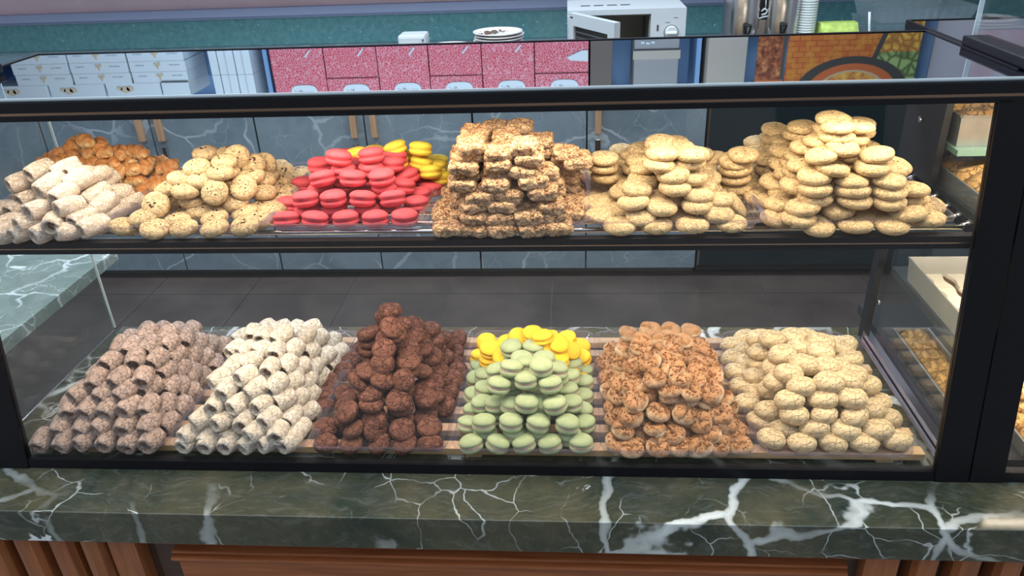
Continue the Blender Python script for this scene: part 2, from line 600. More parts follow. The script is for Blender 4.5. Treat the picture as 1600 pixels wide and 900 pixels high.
# things on the worktop ------------------------------------------------------
WT = 0.928
nd = empty('napkin_dispenser', (-0.648, 2.27, WT), 'white napkin dispenser on the worktop, left of the plates', 'dispenser')
box('housing', 'appliance_white', -0.706, -0.590, 2.215, 2.33, WT, 1.068, 0.012, parent=nd)
box('napkin_slot', 'paper_cup', -0.694, -0.626, 2.208, 2.216, 1.005, 1.032, 0.002, parent=nd)
box('lock', 'ink', -0.603, -0.596, 2.212, 2.216, 1.045, 1.052, parent=nd)


def plate_mesh(rad):
    bm = bmesh.new()
    lathe_into(bm, [(0, 0.002), (rad * 0.55, 0.002), (rad * 0.62, 0.005), (rad * 0.97, 0.013), (rad, 0.0145), (rad * 0.985, 0.0105), (rad * 0.64, 0.0), (0, 0.0)], 40)
    me = to_mesh(bm, 'plate', True)
    me.materials.append(MATS['porcelain'])
    return me


pm = plate_mesh(0.104)
for k in range(12):
    o = link('plate', pm, None, None, (-0.287 + 0.004 * math.sin(k * 2.1), 2.27 + 0.003 * math.cos(k * 3), WT + 0.0115 * k))
    if k == 11:
        tag(o, 'crumb covered white plate on top of the tall plate stack', 'plate', 'stacked plates')
        bm = bmesh.new()
        rr = random.Random(3)
        for _ in range(70):
            a, d = rr.uniform(0.6, 3.9), rr.uniform(0, 0.080)
            r0 = bmesh.ops.create_icosphere(bm, subdivisions=1, radius=rr.uniform(0.002, 0.007))
            for v in r0['verts']:
                v.co = Vector((v.co.x + d * math.cos(a) - 0.015, v.co.y + d * math.sin(a) * 0.9, v.co.z * 0.5 + 0.007))
        c = link('crumbs', to_mesh(bm, 'crumbs'), 'crumb_brown', o, (0, 0, 0))
        c['kind'] = 'stuff'
    else:
        tag(o, 'clean white plate within the tall plate stack on the worktop', 'plate', 'stacked plates')
pm2 = plate_mesh(0.090)
for k in range(8):
    tag(link('plate', pm2, None, None, (-0.492, 2.25, WT + 0.011 * k)), 'white plate in the low stack beside the napkin dispenser', 'plate', 'low stack of plates')

mw = empty('microwave_oven', (0.24, 2.35, WT), 'white microwave oven with its door hanging open, on the worktop', 'microwave')
bm = bmesh.new()
for b in ((0.0, 0.475, 2.205, 2.53, 1.128, 1.148), (0.0, 0.475, 2.205, 2.53, WT, 0.935), (0.0, 0.016, 2.205, 2.53, 0.935, 1.128),
          (0.335, 0.475, 2.205, 2.53, 0.935, 1.128), (0.016, 0.335, 2.50, 2.53, 0.935, 1.128), (0.0, 0.05, 2.2, 2.21, 0.935, 1.128)):
    box_into(bm, *b)
link('housing', to_mesh(bm, 'housing'), 'appliance_white', mw)
bm = bmesh.new()
for b in ((0.017, 0.334, 2.49, 2.499, 0.936, 1.126), (0.017, 0.334, 2.215, 2.49, 1.122, 1.1275), (0.017, 0.334, 2.215, 2.49, 0.936, 0.94),
          (0.0165, 0.021, 2.215, 2.49, 0.936, 1.126), (0.330, 0.3345, 2.215, 2.49, 0.936, 1.126)):
    box_into(bm, *b)
link('cavity', to_mesh(bm, 'cavity'), 'oven_cavity', mw)
for k in range(4):
    box('vent', 'shelf_grey', 0.055 + 0.055 * k, 0.095 + 0.055 * k, 2.32, 2.35, 1.148, 1.1485, parent=mw)
kn = lathe('dial', 'appliance_white', [(0, 0.0), (0.026, 0.0), (0.026, 0.010), (0.022, 0.016), (0, 0.016)], 28, mw, (0, 0, 0), False)
kn.rotation_euler = (R(90), 0, 0)
kn.location = Vector((0.418, 2.205, 1.055)) - mw.location
rg = lathe('dial_ring', 'shelf_grey', [(0.026, 0.0), (0.029, 0.0), (0.029, 0.003), (0.026, 0.003)], 28, mw, (0, 0, 0), False)
rg.rotation_euler = (R(90), 0, 0)
rg.location = kn.location
box('dial_grip', 'paper_cup', 0.397, 0.439, 2.180, 2.190, 1.050, 1.060, 0.003, parent=mw)
box('latch_slot', 'ink', 0.360, 0.367, 2.2035, 2.2055, 1.062, 1.085, parent=mw)
box('marking', 'print_grey', 0.392, 0.412, 2.2035, 2.2055, 1.094, 1.096, parent=mw)
box('marking', 'print_grey', 0.425, 0.442, 2.2035, 2.2055, 1.112, 1.114, parent=mw)
# door, hinged at its left edge and swung out
th = R(-60)
dr = link('door', None, None, mw, Vector((0.004, 2.198, 0)) - mw.location)
bpy.data.objects.remove(dr)
bm = bmesh.new()
for b in ((0, 0.33, 0, 0.026, 1.100, 1.146), (0, 0.33, 0, 0.026, 0.933, 0.965), (0, 0.035, 0, 0.026, 0.965, 1.100), (0.285, 0.33, 0, 0.026, 0.965, 1.100)):
    box_into(bm, *b)
dm = to_mesh(bm, 'door')
dr = link('door', dm, 'appliance_white', mw, Vector((0.006, 2.172, 0)) - mw.location)
dr.rotation_euler = (0, 0, th)
box('door_window', 'appliance_dark', 0.034, 0.286, 0.010, 0.018, 0.964, 1.101, parent=dr)
bm = bmesh.new()
for k in range(6):
    box_into(bm, 0.036, 0.284, 0.0075, 0.010, 0.975 + 0.02 * k, 0.980 + 0.02 * k)
link('window_louvre', to_mesh(bm, 'window_louvre'), 'shelf_grey', dr)
box('door_mark', 'ink', 0.012, 0.032, -0.001, 0.001, 1.128, 1.134, parent=dr)

ur = empty('coffee_urn', (0.787, 2.3, WT), 'twin steel coffee urn with black taps, between microwave and paper cups', 'coffee urn')
for cx, ang in ((0.712, 0), (0.868, 0)):
    lathe('tank', 'steel', [(0, WT), (0.074, WT), (0.076, WT + 0.01), (0.076, 1.40), (0.06, 1.43), (0, 1.43)], 36, ur, Vector((cx, 2.30, 0)) - ur.location)
box('centre_panel', 'steel', 0.762, 0.820, 2.262, 2.30, WT, 1.40, 0.004, parent=ur)
box('plaque', 'appliance_dark', 0.770, 0.812, 2.258, 2.263, 1.085, 1.20, 0.002, parent=ur)
bm = bmesh.new()
tube_into(bm, [(0.780, 2.256, 1.118), (0.792, 2.256, 1.128), (0.804, 2.256, 1.120), (0.798, 2.256, 1.108), (0.782, 2.256, 1.104)], 0.004)
tube_into(bm, [(0.796, 2.256, 1.128), (0.794, 2.256, 1.16)], 0.002)
tube_into(bm, [(0.774, 2.256, 1.090), (0.790, 2.256, 1.096), (0.806, 2.256, 1.098)], 0.0035)
link('emblem', to_mesh(bm, 'emblem', True), 'appliance_white', ur)
for cx in (0.722, 0.860):
    bm = bmesh.new()
    tube_into(bm, [(cx - 0.013, 2.20, 1.073), (cx + 0.013, 2.20, 1.073)], 0.006)
    tube_into(bm, [(cx - 0.012, 2.20, 1.073), (cx - 0.006, 2.205, 1.040)], 0.0045)
    tube_into(bm, [(cx + 0.012, 2.20, 1.073), (cx + 0.006, 2.205, 1.040)], 0.0045)
    tube_into(bm, [(cx, 2.205, 1.044), (cx, 2.205, 1.022)], 0.009)
    t = link('tap_lever', to_mesh(bm, 'tap_lever'), 'appliance_dark', ur)
    bm = bmesh.new()
    tube_into(bm, [(cx, 2.232, 1.020), (cx, 2.195, 1.018), (cx, 2.190, 0.995)], 0.010, 10)
    link('tap', to_mesh(bm, 'tap', True), 'brushed_chrome', ur)

bm = bmesh.new()
lathe_into(bm, [(0, 0.0), (0.026, 0.0), (0.0345, 0.082), (0.0362, 0.083), (0.0362, 0.086), (0.0335, 0.086), (0.025, 0.003), (0, 0.003)], 28)
cup_me = to_mesh(bm, 'paper_cup', True)
cup_me.materials.append(MATS['paper_cup'])
for k in range(18):
    o = link('paper_cup', cup_me, None, None, (0.972, 2.28, WT + 0.010 * k + 0.001 * 0))
    tag(o, 'white paper cup nested in the stack beside the coffee urn', 'cup', 'nested paper cups')
bm = bmesh.new()
lathe_into(bm, [(0, 0.075), (0.030, 0.075), (0.0335, 0.0), (0.0362, 0.0), (0.0362, 0.004), (0.0345, 0.004), (0.031, 0.078), (0, 0.078)], 28)
me = to_mesh(bm, 'paper_cup', True)
me.materials.append(MATS['paper_cup'])
top_cup = link('paper_cup', me, None, None, (0.972, 2.28, WT + 0.17 + 0.088))
tag(top_cup, 'printed paper cup upside down on top of the cup stack', 'cup')
for a, b in ((0.030, 0.036), (0.052, 0.056)):
    bm = bmesh.new()
    lathe_into(bm, [(0.0348 - a * 0.045, a), (0.0352 - a * 0.045, a), (0.0352 - b * 0.045, b), (0.0348 - b * 0.045, b)], 28)
    link('printed_band', to_mesh(bm, 'printed_band', True), 'print_grey', top_cup, (0, 0, 0))
bx = empty('snack_packet', (1.10, 2.28, WT), 'lime green printed packet lying at the right of the paper cups', 'packet')
bm = bmesh.new()
for x, z in ((1.02, 1.062), (1.05, 1.064), (1.09, 1.056), (1.13, 1.050), (1.165, 1.036), (1.19, 1.02)):
    pass
prism_pts = [(2.22, WT), (2.34, WT), (2.34, 1.05), (2.30, 1.066), (2.25, 1.066), (2.22, 1.03)]
pk = prism('pouch', 'lime_print', prism_pts, 1.02, 1.165, bx)
for k in range(4):
    box('printed_spot', 'ink', 1.035 + 0.032 * k, 1.048 + 0.032 * k, 2.216, 2.2215, 1.0 + 0.006 * (k % 2), 1.008 + 0.006 * (k % 2), parent=bx)
bm = bmesh.new()
tube_into(bm, [(1.235, 2.28, WT), (1.232, 2.28, 0.99), (1.222, 2.28, 1.05), (1.214, 2.28, 1.10)], 0.005, 8)
tag(link('white_hose', to_mesh(bm, 'white_hose', True), 'paper_cup'), 'thin white hose standing up on the worktop right of the packet', 'hose')
for k in range(3):
    bm = bmesh.new()
    zb = WT + 0.062 * k
    pts = []
    for (z, g) in ((zb, 0.0), (zb + 0.06, 0.018)):
        ring = []
        x0, x1, y0, y1 = 1.27 - g, 1.62 + g, 2.30 - g, 2.58 + g
        per = []
        nx, ny = 44, 34
        for i in range(nx):
            per.append((x0 + (x1 - x0) * i / nx, y0 - (0.004 if (i // 2) % 2 else 0)))
        for i in range(ny):
            per.append((x1 + (0.004 if (i // 2) % 2 else 0), y0 + (y1 - y0) * i / ny))
        for i in range(nx):
            per.append((x1 - (x1 - x0) * i / nx, y1))
        for i in range(ny):
            per.append((x0 - (0.004 if (i // 2) % 2 else 0), y1 - (y1 - y0) * i / ny))
        pts.append([bm.verts.new((x, y, z)) for x, y in per])
    n = len(pts[0])
    for i in range(n):
        bm.faces.new((pts[0][i], pts[0][(i + 1) % n], pts[1][(i + 1) % n], pts[1][i]))
    bm.faces.new(pts[0][::-1])
    o = link('spare_tray', to_mesh(bm, 'spare_tray'), 'smoked_plastic')
    tag(o, ('lowest', 'middle', 'topmost')[k] + ' of the ribbed clear trays stacked on the worktop at right', 'tray', 'spare clear trays')

# wall shelf with cartons: seen in the mirror top of the case -----------------
ws = empty('wall_shelf', (-0.55, 2.6, 1.632), 'blue wall shelf full of cartons, mirrored in the case top', 'shelf')
box('shelf_board', 'blue_paint', -2.75, 1.472, 2.37, 2.70, 1.632, 1.656, parent=ws)
box('back_board', 'blue_paint', -2.75, 1.472, 2.66, 2.70, 1.656, 2.35, parent=ws)
box('upper_board', 'blue_paint', -2.75, 1.472, 2.37, 2.66, 2.12, 2.144, parent=ws)
for x in (-2.75, -1.385, 0.565, 1.452):
    box('upright', 'blue_paint', x, x + 0.02, 2.45, 2.66, 1.656, 2.12, parent=ws)
ORD = ['first', 'second', 'third', 'fourth', 'fifth', 'sixth', 'seventh', 'eighth', 'ninth', 'tenth', 'eleventh', 'twelfth', 'thirteenth']
SB = 1.6565
rows = [(SB, 0.0495, [(-2.560, -2.292), (-2.284, -2.010), (-2.002, -1.738)]),
        (SB + 0.0500, 0.0475, [(-2.562, -2.294), (-2.284, -2.010), (-2.002, -1.736)]),
        (SB + 0.0980, 0.0480, [(-2.558, -2.292), (-2.282, -2.008), (-2.000, -1.737)]),
        (SB + 0.1465, 0.0600, [(-2.690, -2.424), (-2.414, -2.150), (-2.140, -1.878), (-1.868, -1.738)])]
for ri, (z, h, cols) in enumerate(rows):
    for ci, (a, b) in enumerate(cols):
        dy = 0.004 * ((ri * 3 + ci) % 3)
        o = box('cake_box', 'white_card', a, b, 2.40 + dy, 2.62, z, z + h, 0.0015)
        lbl = 'white cake carton on the wall shelf, ' + ('lowest', 'second', 'third', 'topmost')[ri] + ' layer, ' + ORD[ci] + ' from the left'
        tag(o, lbl, 'box', 'white cake cartons on the wall shelf')
        yy = 2.399 + dy
        if ri < 3:
            m0 = (a + b) / 2
            bm = bmesh.new()
            for dx, dz, r0 in ((0, 0.024, 0.006), (-0.008, 0.016, 0.0075), (0.009, 0.014, 0.008), (0.0, 0.033, 0.004)):
                q = bmesh.ops.create_cone(bm, cap_ends=True, segments=10, radius1=r0, radius2=r0, depth=0.001, matrix=Matrix.Translation((m0 + dx, yy, z + dz)) @ Matrix.Rotation(R(90), 4, 'X'))
            link('printed_emblem', to_mesh(bm, 'printed_emblem'), 'print_tan', o)
            for x0_, w_ in ((a + 0.19, 0.018), (a + 0.213, 0.026), (a + 0.03, 0.04)):
                box('printed_line', 'print_grey', x0_, x0_ + w_, yy - 0.0005, yy + 0.001, z + 0.018, z + 0.023, parent=o)
        elif ci < 3:
            bm = bmesh.new()
            for dx, dz, r0 in ((0.03, 0.022, 0.022), (0.055, 0.018, 0.018), (0.005, 0.016, 0.014)):
                bmesh.ops.create_cone(bm, cap_ends=True, segments=14, radius1=r0, radius2=r0, depth=0.001, matrix=Matrix.Translation((a + 0.06 + dx, yy, z + dz + 0.008)) @ Matrix.Rotation(R(90), 4, 'X') @ Matrix.Scale(0.7, 4, (0, 1, 0)))
            link('printed_photo', to_mesh(bm, 'printed_photo'), 'print_tan', o)
for ri in range(2):
    for ci in range(5):
        a = -1.623 + 0.039 * ci
        o = box('slim_carton', 'white_card', a + 0.001, a + 0.037, 2.41 + 0.006 * (ci % 2), 2.60, SB + 0.1205 * ri, SB + 0.1195 + 0.1205 * ri, 0.001)
        tag(o, 'slim upright white carton on the wall shelf, ' + ('lower', 'upper')[ri] + ' row, ' + ORD[ci] + ' from left', 'box', 'slim white cartons on the wall shelf')
xs = [-1.336, -1.090, -0.849, -0.617, -0.379, -0.145, 0.094]
for ri in range(2):
    for ci in range(6):
        a, b = xs[ci] + 0.002, xs[ci + 1] - 0.002
        z0_, z1_ = (SB, SB + 0.1455) if ri == 0 else (SB + 0.1465, SB + 0.292)
        o = box('patterned_box', 'red_print_card', a, b, 2.402 + 0.004 * ((ci + ri) % 2), 2.63, z0_, z1_, 0.0015)
        tag(o, 'red patterned pastry box on the wall shelf, ' + ('lower', 'upper')[ri] + ' row, ' + ORD[ci] + ' from the left', 'box', 'red patterned boxes on the wall shelf')
        yy = 2.4005 + 0.004 * ((ci + ri) % 2)
        if ri == 0:
            bm = bmesh.new()
            if ci == 5:
                out_ = ((b - 0.002, SB + 0.050), (b - 0.030, SB + 0.050), (b - 0.095, SB + 0.078), (b - 0.080, SB + 0.092), (b - 0.002, SB + 0.098))
            else:
                out_ = ((b - 0.052, SB + 0.020), (b - 0.058, SB + 0.018), (b - 0.086, SB + 0.048), (b - 0.080, SB + 0.052))
            v = [bm.verts.new((x, yy, z)) for x, z in out_]
            bm.faces.new(v)
            ex = bmesh.ops.extrude_face_region(bm, geom=bm.faces[:])
            for q in ex['geom']:
                if isinstance(q, bmesh.types.BMVert):
                    q.co.y -= 0.0008
            link('printed_mark', to_mesh(bm, 'printed_mark'), 'white_card', o)
        else:
            m0 = (a + b) / 2 + 0.012
            bm = bmesh.new()
            prof = []
            for k in range(25):
                t = 2 * PI * k / 24
                c_, s_ = math.cos(t), math.sin(t)
                prof.append((m0 + 0.062 * math.copysign(abs(c_) ** 0.6, c_), SB + 0.218 + 0.045 * math.copysign(abs(s_) ** 0.6, s_)))
            v = [bm.verts.new((x, yy + 0.001, z)) for x, z in prof[:-1]]
            v2 = [bm.verts.new((x, yy - 0.0005, z)) for x, z in prof[:-1]]
            bm.faces.new(v2)
            for k in range(24):
                bm.faces.new((v[k], v[(k + 1) % 24], v2[(k + 1) % 24], v2[k]))
            pl = link('printed_label', to_mesh(bm, 'printed_label'), 'white_card', o)
            fc = bpy.data.curves.new('lettering', 'FONT')
            fc.body = 'jalhuer'
            fc.size = 0.034
            fc.align_x = 'CENTER'
            fc.extrude = 0.0002
            tmp = bpy.data.objects.new('lettering_curve', fc)
            COL.objects.link(tmp)
            bpy.context.view_layer.update()
            lm = bpy.data.meshes.new_from_object(tmp.evaluated_get(bpy.context.evaluated_depsgraph_get()))
            bpy.data.objects.remove(tmp)
            lm.materials.clear()
            ft = link('lettering', lm, 'ink', pl)
            ft.location = (m0, yy - 0.001, SB + 0.218)
            ft.rotation_euler = (R(90), 0, 0)
            ft.scale = (1, -1, 1)
tag(box('brown_carton', 'brown_card', 0.100, 0.196, 2.41, 2.62, SB, 1.95, 0.002), 'dark brown carton beside the red patterned boxes', 'box')
gc = empty('grey_carton', (0.387, 2.5, SB), 'grey carton with a pale band, right of the brown carton', 'box')
box('body', 'grey_card', 0.292, 0.483, 2.41, 2.62, SB, 1.95, 0.002, parent=gc)
box('pale_band', 'kraft_card', 0.286, 0.489, 2.404, 2.42, 1.715, 1.752, parent=gc)
for k in range(3):
    box('white_sticker', 'white_card', 0.318 + 0.022 * k, 0.333 + 0.022 * k, 2.4075, 2.4105, 1.676 + 0.003 * (k % 2), 1.686 + 0.003 * (k % 2), parent=gc)
tag(box('kraft_carton', 'kraft_card', 0.608, 0.772, 2.40, 2.62, SB, 1.95, 0.002), 'tall plain kraft carton, left of the food posters', 'box')


def poster(name, label, x0, x1, kind):
    m = N(name + '_' + kind)
    g = m.n('ShaderNodeNewGeometry').outputs['Position']
    sp = m.n('ShaderNodeSeparateXYZ')
    m.l(g, sp.inputs[0])
    if kind == 'cake':
        c = m.ramp(m.noise(34, 5, 0.7, 0.4, g), [(0.34, (0.05, 0.012, 0.008)), (0.52, (0.25, 0.07, 0.03)), (0.68, (0.50, 0.22, 0.08))])
        edge = m.math('GREATER_THAN', sp.outputs[0], x1 - 0.014)
        c = m.mix(edge, c, (0.06, 0.055, 0.05))
        band = m.math('GREATER_THAN', sp.outputs[2], 1.842)
        c = m.mix(band, c, (0.40, 0.11, 0.03))
    else:
        bk = m.n('ShaderNodeTexBrick')
        bk.inputs['Scale'].default_value = 11
        bk.inputs['Color1'].default_value = (0.40, 0.095, 0.022, 1)
        bk.inputs['Color2'].default_value = (0.46, 0.140, 0.030, 1)
        bk.inputs['Mortar'].default_value = (0.28, 0.060, 0.015, 1)
        mp = m.n('ShaderNodeMapping')
        mp.inputs['Rotation'].default_value = (R(90), 0, 0)
        m.l(g, mp.inputs['Vector'])
        m.l(mp.outputs[0], bk.inputs['Vector'])
        c = m.mix(m.ramp(m.noise(20, 4, 0.6, 0, g), [(0.48, 0.0), (0.68, 0.6)]), bk.outputs[0], (0.52, 0.25, 0.035))
        # the right third: gold rows over green rows
        wv = m.voro(26, 'DISTANCE_TO_EDGE', g)
        gold = m.ramp(wv, [(0.0, (0.26, 0.09, 0.02)), (0.22, (0.62, 0.34, 0.06))])
        green = m.ramp(wv, [(0.0, (0.05, 0.07, 0.02)), (0.22, (0.26, 0.34, 0.12))])
        rt = m.mix(m.math('GREATER_THAN', sp.outputs[2], 1.735), gold, green)
        k = m.math('SUBTRACT', sp.outputs[0], m.math('MULTIPLY', m.math('SUBTRACT', 1.80, sp.outputs[2]), 0.30))
        c = m.mix(m.math('GREATER_THAN', k, 1.270), c, (0.05, 0.045, 0.04))
        c = m.mix(m.math('GREATER_THAN', k, 1.292), c, rt)
        # the round tray
        dx = m.math('DIVIDE', m.math('SUBTRACT', sp.outputs[0], 1.215), 0.235)
        dz = m.math('DIVIDE', m.math('SUBTRACT', sp.outputs[2], 1.90), 0.150)
        rr_ = m.math('SQRT', m.math('ADD', m.math('MULTIPLY', dx, dx), m.math('MULTIPLY', dz, dz)))
        pie = m.ramp(m.noise(30, 4, 0.6, 0.5, g), [(0.35, (0.40, 0.11, 0.03)), (0.6, (0.60, 0.33, 0.07))])
        c = m.mix(m.math('LESS_THAN', rr_, 1.0), c, (0.045, 0.040, 0.035))
        c = m.mix(m.math('LESS_THAN', rr_, 0.80), c, (0.42, 0.10, 0.03))
        c = m.mix(m.math('LESS_THAN', rr_, 0.62), c, (0.40, 0.30, 0.18))
        c = m.mix(m.math('LESS_THAN', rr_, 0.57), c, pie)
    m.col(c)
    m.set(Roughness=0.35)
    tag(box(name, name + '_' + kind, x0, x1, 2.355, 2.363, 1.60, 2.00), label, 'poster')


poster('food_poster', 'narrow food poster of dark chocolate cake at the left of the baklava poster', 0.806, 0.924, 'cake')
poster('food_poster', 'wide food poster of orange baklava and a round tray', 0.930, 1.472, 'baklava')

# low marble counter at the left, beyond the case ------------------------------
sd = empty('side_counter', (-1.95, 0.5, 0), 'low pale marble counter at the left, beyond the case', 'counter')
box('top_slab', 'work_marble', -2.7, -1.372, 0.02, 0.985, 0.632, 0.668, 0.002, parent=sd)
box('body', 'dark_void', -2.7, -1.95, 0.06, 0.95, 0.0, 0.632, parent=sd)

# ------------------------------------------------------------------ front base and marble ledge
tag(box('marble_ledge', 'green_marble', -1.105, 2.2, -0.114, 0.52, 0.598, 0.668, 0.0025),
    'thick green marble slab with white veins carrying the pastry cases', 'counter')
bc = empty('wooden_base', (-0.15, 0.2, 0), 'brown wooden counter front with fluted uprights below the marble slab', 'counter front')
box('carcass', 'dark_walnut', -1.10, 2.1, -0.050, 0.50, 0.0, 0.598, parent=bc)
box('rail', 'walnut_rail', -0.800, 0.545, -0.086, -0.050, 0.568, 0.5975, 0.002, parent=bc)
box('panel', 'dark_walnut', -0.770, 0.510, -0.060, -0.050, 0.05, 0.566, parent=bc)
box('stile', 'walnut_upright', -0.842, -0.790, -0.084, -0.050, 0.02, 0.5975, 0.002, parent=bc)
box('stile', 'walnut_upright', 0.503, 0.560, -0.084, -0.050, 0.02, 0.5975, 0.002, parent=bc)
bm = bmesh.new()
box_into(bm, -0.730, 0.480, -0.078, -0.058, 0.534, 0.542, 0.003)
box_into(bm, -0.730, 0.480, -0.086, -0.058, 0.524, 0.533, 0.004)
link('bead_moulding', to_mesh(bm, 'bead_moulding'), 'walnut_rail', bc)
box('raised_panel', 'walnut_rail', -0.725, 0.475, -0.072, -0.058, 0.08, 0.523, 0.004, parent=bc)


def flute(x, w):
    prof = [(x - w / 2, -0.052), (x - w / 2, -0.078), (x - w * 0.36, -0.090), (x, -0.094), (x + w * 0.36, -0.090), (x + w / 2, -0.078), (x + w / 2, -0.052)]
    bm = bmesh.new()
    a = [bm.verts.new((p, q, 0.02)) for p, q in prof]
    b = [bm.verts.new((p, q, 0.5975)) for p, q in prof]
    for i in range(len(prof)):
        bm.faces.new((a[i], a[(i + 1) % len(prof)], b[(i + 1) % len(prof)], b[i]))
    bm.faces.new(a)
    bm.faces.new(b[::-1])
    link('fluted_upright', to_mesh(bm, 'fluted_upright'), 'walnut_upright', bc)


for x in (-1.068, -1.000, -0.932, -0.864 - 0.008):
    flute(x, 0.043)
for x in (0.604, 0.672, 0.740, 0.808, 0.876):
    flute(x, 0.043)

# ------------------------------------------------------------------ the pastry case
sc.cycles.transparent_max_bounces = 48
ZB, ZT = 0.668, 1.325


def lean(y0, z0, z1, d):
    """(y, z) outline that follows the leaning front from z0 to z1, d deep"""
    return [(gy(z0) + y0, z0), (gy(z1) + y0, z1), (gy(z1) + y0 + d, z1), (gy(z0) + y0 + d, z0)]


def bolt(x, y, z, parent):
    o = lathe('bolt', 'brushed_chrome', [(0.002, 0.004), (0.0045, 0.004), (0.006, 0.002), (0.006, 0.0), (0, 0.0)], 14, parent, (0, 0, 0))
    o.rotation_euler = (0, R(-90), 0)
    o.location = Vector((x, y, z)) - parent.location


pc = empty('pastry_case', (-0.19, 0.25, ZB), 'black framed glass pastry case with two levels, filling the picture', 'display case')
prism('bottom_rail', 'black_metal', lean(-0.002, ZB, 0.686, 0.016), -1.09, 0.681, pc)
prism('post', 'black_metal', lean(-0.004, ZB, 1.300, 0.014), 0.626, 0.681, pc)
prism('post', 'black_metal', lean(-0.004, ZB, 1.300, 0.014), -1.09, -1.008, pc)
prism('top_rail', 'black_metal', [(gy(1.309) - 0.004, 1.309), (gy(1.325) - 0.004, 1.3245), (0.150, 1.3245), (0.150, 1.309)], -1.09, 0.681, pc)
prism('gap_reflection', 'rose_glint', [(gy(1.304) + 0.001, 1.304), (gy(1.309) + 0.001, 1.309), (0.125, 1.309), (0.125, 1.304)], -1.09, 0.681, pc)  # rose strip stands in for lit things reflected in the gap between bars
prism('lower_lip', 'black_metal', [(gy(1.296) - 0.004, 1.296), (gy(1.304) - 0.004, 1.304), (0.125, 1.304), (0.125, 1.296)], -1.09, 0.681, pc)
box('led_strip', 'appliance_white', -1.0, 0.62, 0.127, 0.145, 1.294, 1.3085, 0.002, parent=pc)
box('top_panel', 'mirror_top', -1.09, 0.681, 0.106, 0.486, 1.325, 1.331, parent=pc)
box('top_panel_edge', 'glass_edge', -1.09, 0.681, 0.1035, 0.106, 1.3282, 1.331, parent=pc)
box('rear_trim', 'black_metal', -1.09, 0.681, 0.486, 0.494, 1.318, 1.3325, parent=pc)
for a, b in ((-1.09, -1.078), (0.669, 0.681)):
    box('side_trim', 'black_metal', a, b, 0.15, 0.486, 1.31, 1.3325, parent=pc)
prism('front_pane', 'clear_glass', lean(0.000, 0.684, 1.302, 0.004), -1.008, 0.626, pc)
for x in (-1.086, 0.664):
    s = [(gy(0.69) + 0.02, 0.70), (gy(1.3) + 0.045, 1.296), (0.46, 1.296), (0.46, 0.70)]
    prism('side_pane', 'side_glass', s, x, x + 0.005, pc)
    prism('pane_edge', 'glass_edge', [(0.46, 0.70), (0.46, 1.30), (0.462, 1.30), (0.462, 0.70)], x, x + 0.005, pc)
    a = x - 0.026 if x > 0 else x - 0.004
    b = x + 0.002 if x > 0 else x + 0.012
    box('side_channel', 'brushed_chrome', a, a + 0.010, 0.03, 0.445, ZB, 0.690, 0.001, parent=pc)
    box('side_channel', 'brushed_chrome', a + 0.012, b, 0.03, 0.445, ZB, 0.703, 0.001, parent=pc)
# rear posts beside the side panes
box('rear_post', 'black_paint', 0.651, 0.663, 0.300, 0.455, 1.092, 1.300, parent=pc)
box('rear_post', 'black_paint', 0.651, 0.663, 0.440, 0.470, ZB, 1.066, parent=pc)
bolt(0.6505, 0.385, 1.192, pc)
bolt(0.6635, 0.425, 0.785, pc)
# upper shelf
box('shelf_beam', 'black_metal', -1.075, 0.660, 0.084, 0.100, 1.068, 1.090, 0.001, parent=pc)
box('beam_trim_glint', 'rose_glint', -1.05, 0.64, 0.0828, 0.0842, 1.0775, 1.0795, parent=pc)  # thin trim line, its rose colour standing in for a glint
box('shelf_beam', 'black_metal', -1.075, 0.660, 0.438, 0.452, 1.072, 1.090, 0.001, parent=pc)
for x in (-1.078, 0.650):
    box('shelf_side', 'black_metal', x, x + 0.012, 0.10, 0.438, 1.070, 1.084, parent=pc)
for y in (0.132, 0.168, 0.211, 0.258, 0.309, 0.355, 0.400):
    bm = bmesh.new()
    tube_into(bm, [(-1.065, y, 1.085), (0.644, y, 1.085)], 0.0048, 8)
    tube_into(bm, [(0.636, y, 1.085), (0.651, y + 0.004, 1.091)], 0.0055, 8)
    link('shelf_rung', to_mesh(bm, 'shelf_rung', True), 'steel', pc)
# clamps and panes standing on the top
for x0, x1, y1, lx in ((0.672, 0.716, 0.345, 0.690), (-1.078, -1.034, 0.315, -1.060)):
    box('clamp_bar', 'black_metal', x0, x1, 0.112, y1, 1.3327, 1.3480, 0.003, parent=pc)
    box('upright_pane', 'clear_glass', lx, lx + 0.008, 0.13, y1 + 0.004, 1.344, 1.80, parent=pc)
    box('upright_pane_edge', 'glass_edge', lx, lx + 0.008, y1 + 0.004, y1 + 0.006, 1.333, 1.80, parent=pc)

# wooden rack of slats under the lower trays
rk = empty('slat_rack', (-0.19, 0.24, ZB), 'pale wooden slat rack lying on the marble under the lower trays', 'rack')
slat_me = None
for k in range(8):
    y = 0.0413 + 0.0528 * k
    if slat_me is None:
        bm = bmesh.new()
        box_into(bm, -1.0, 0.625, 0.0, 0.023, 0.6765, 0.6905, 0.0012)
        slat_me = to_mesh(bm, 'slat')
        slat_me.materials.append(MATS['pine_slat'])
    link('slat', slat_me, None, rk, Vector((0, y, 0)) - rk.location)
for x in (-0.92, -0.19, 0.545):
    box('bearer', 'pine_slat', x, x + 0.03, 0.045, 0.43, 0.6685, 0.6765, parent=rk)

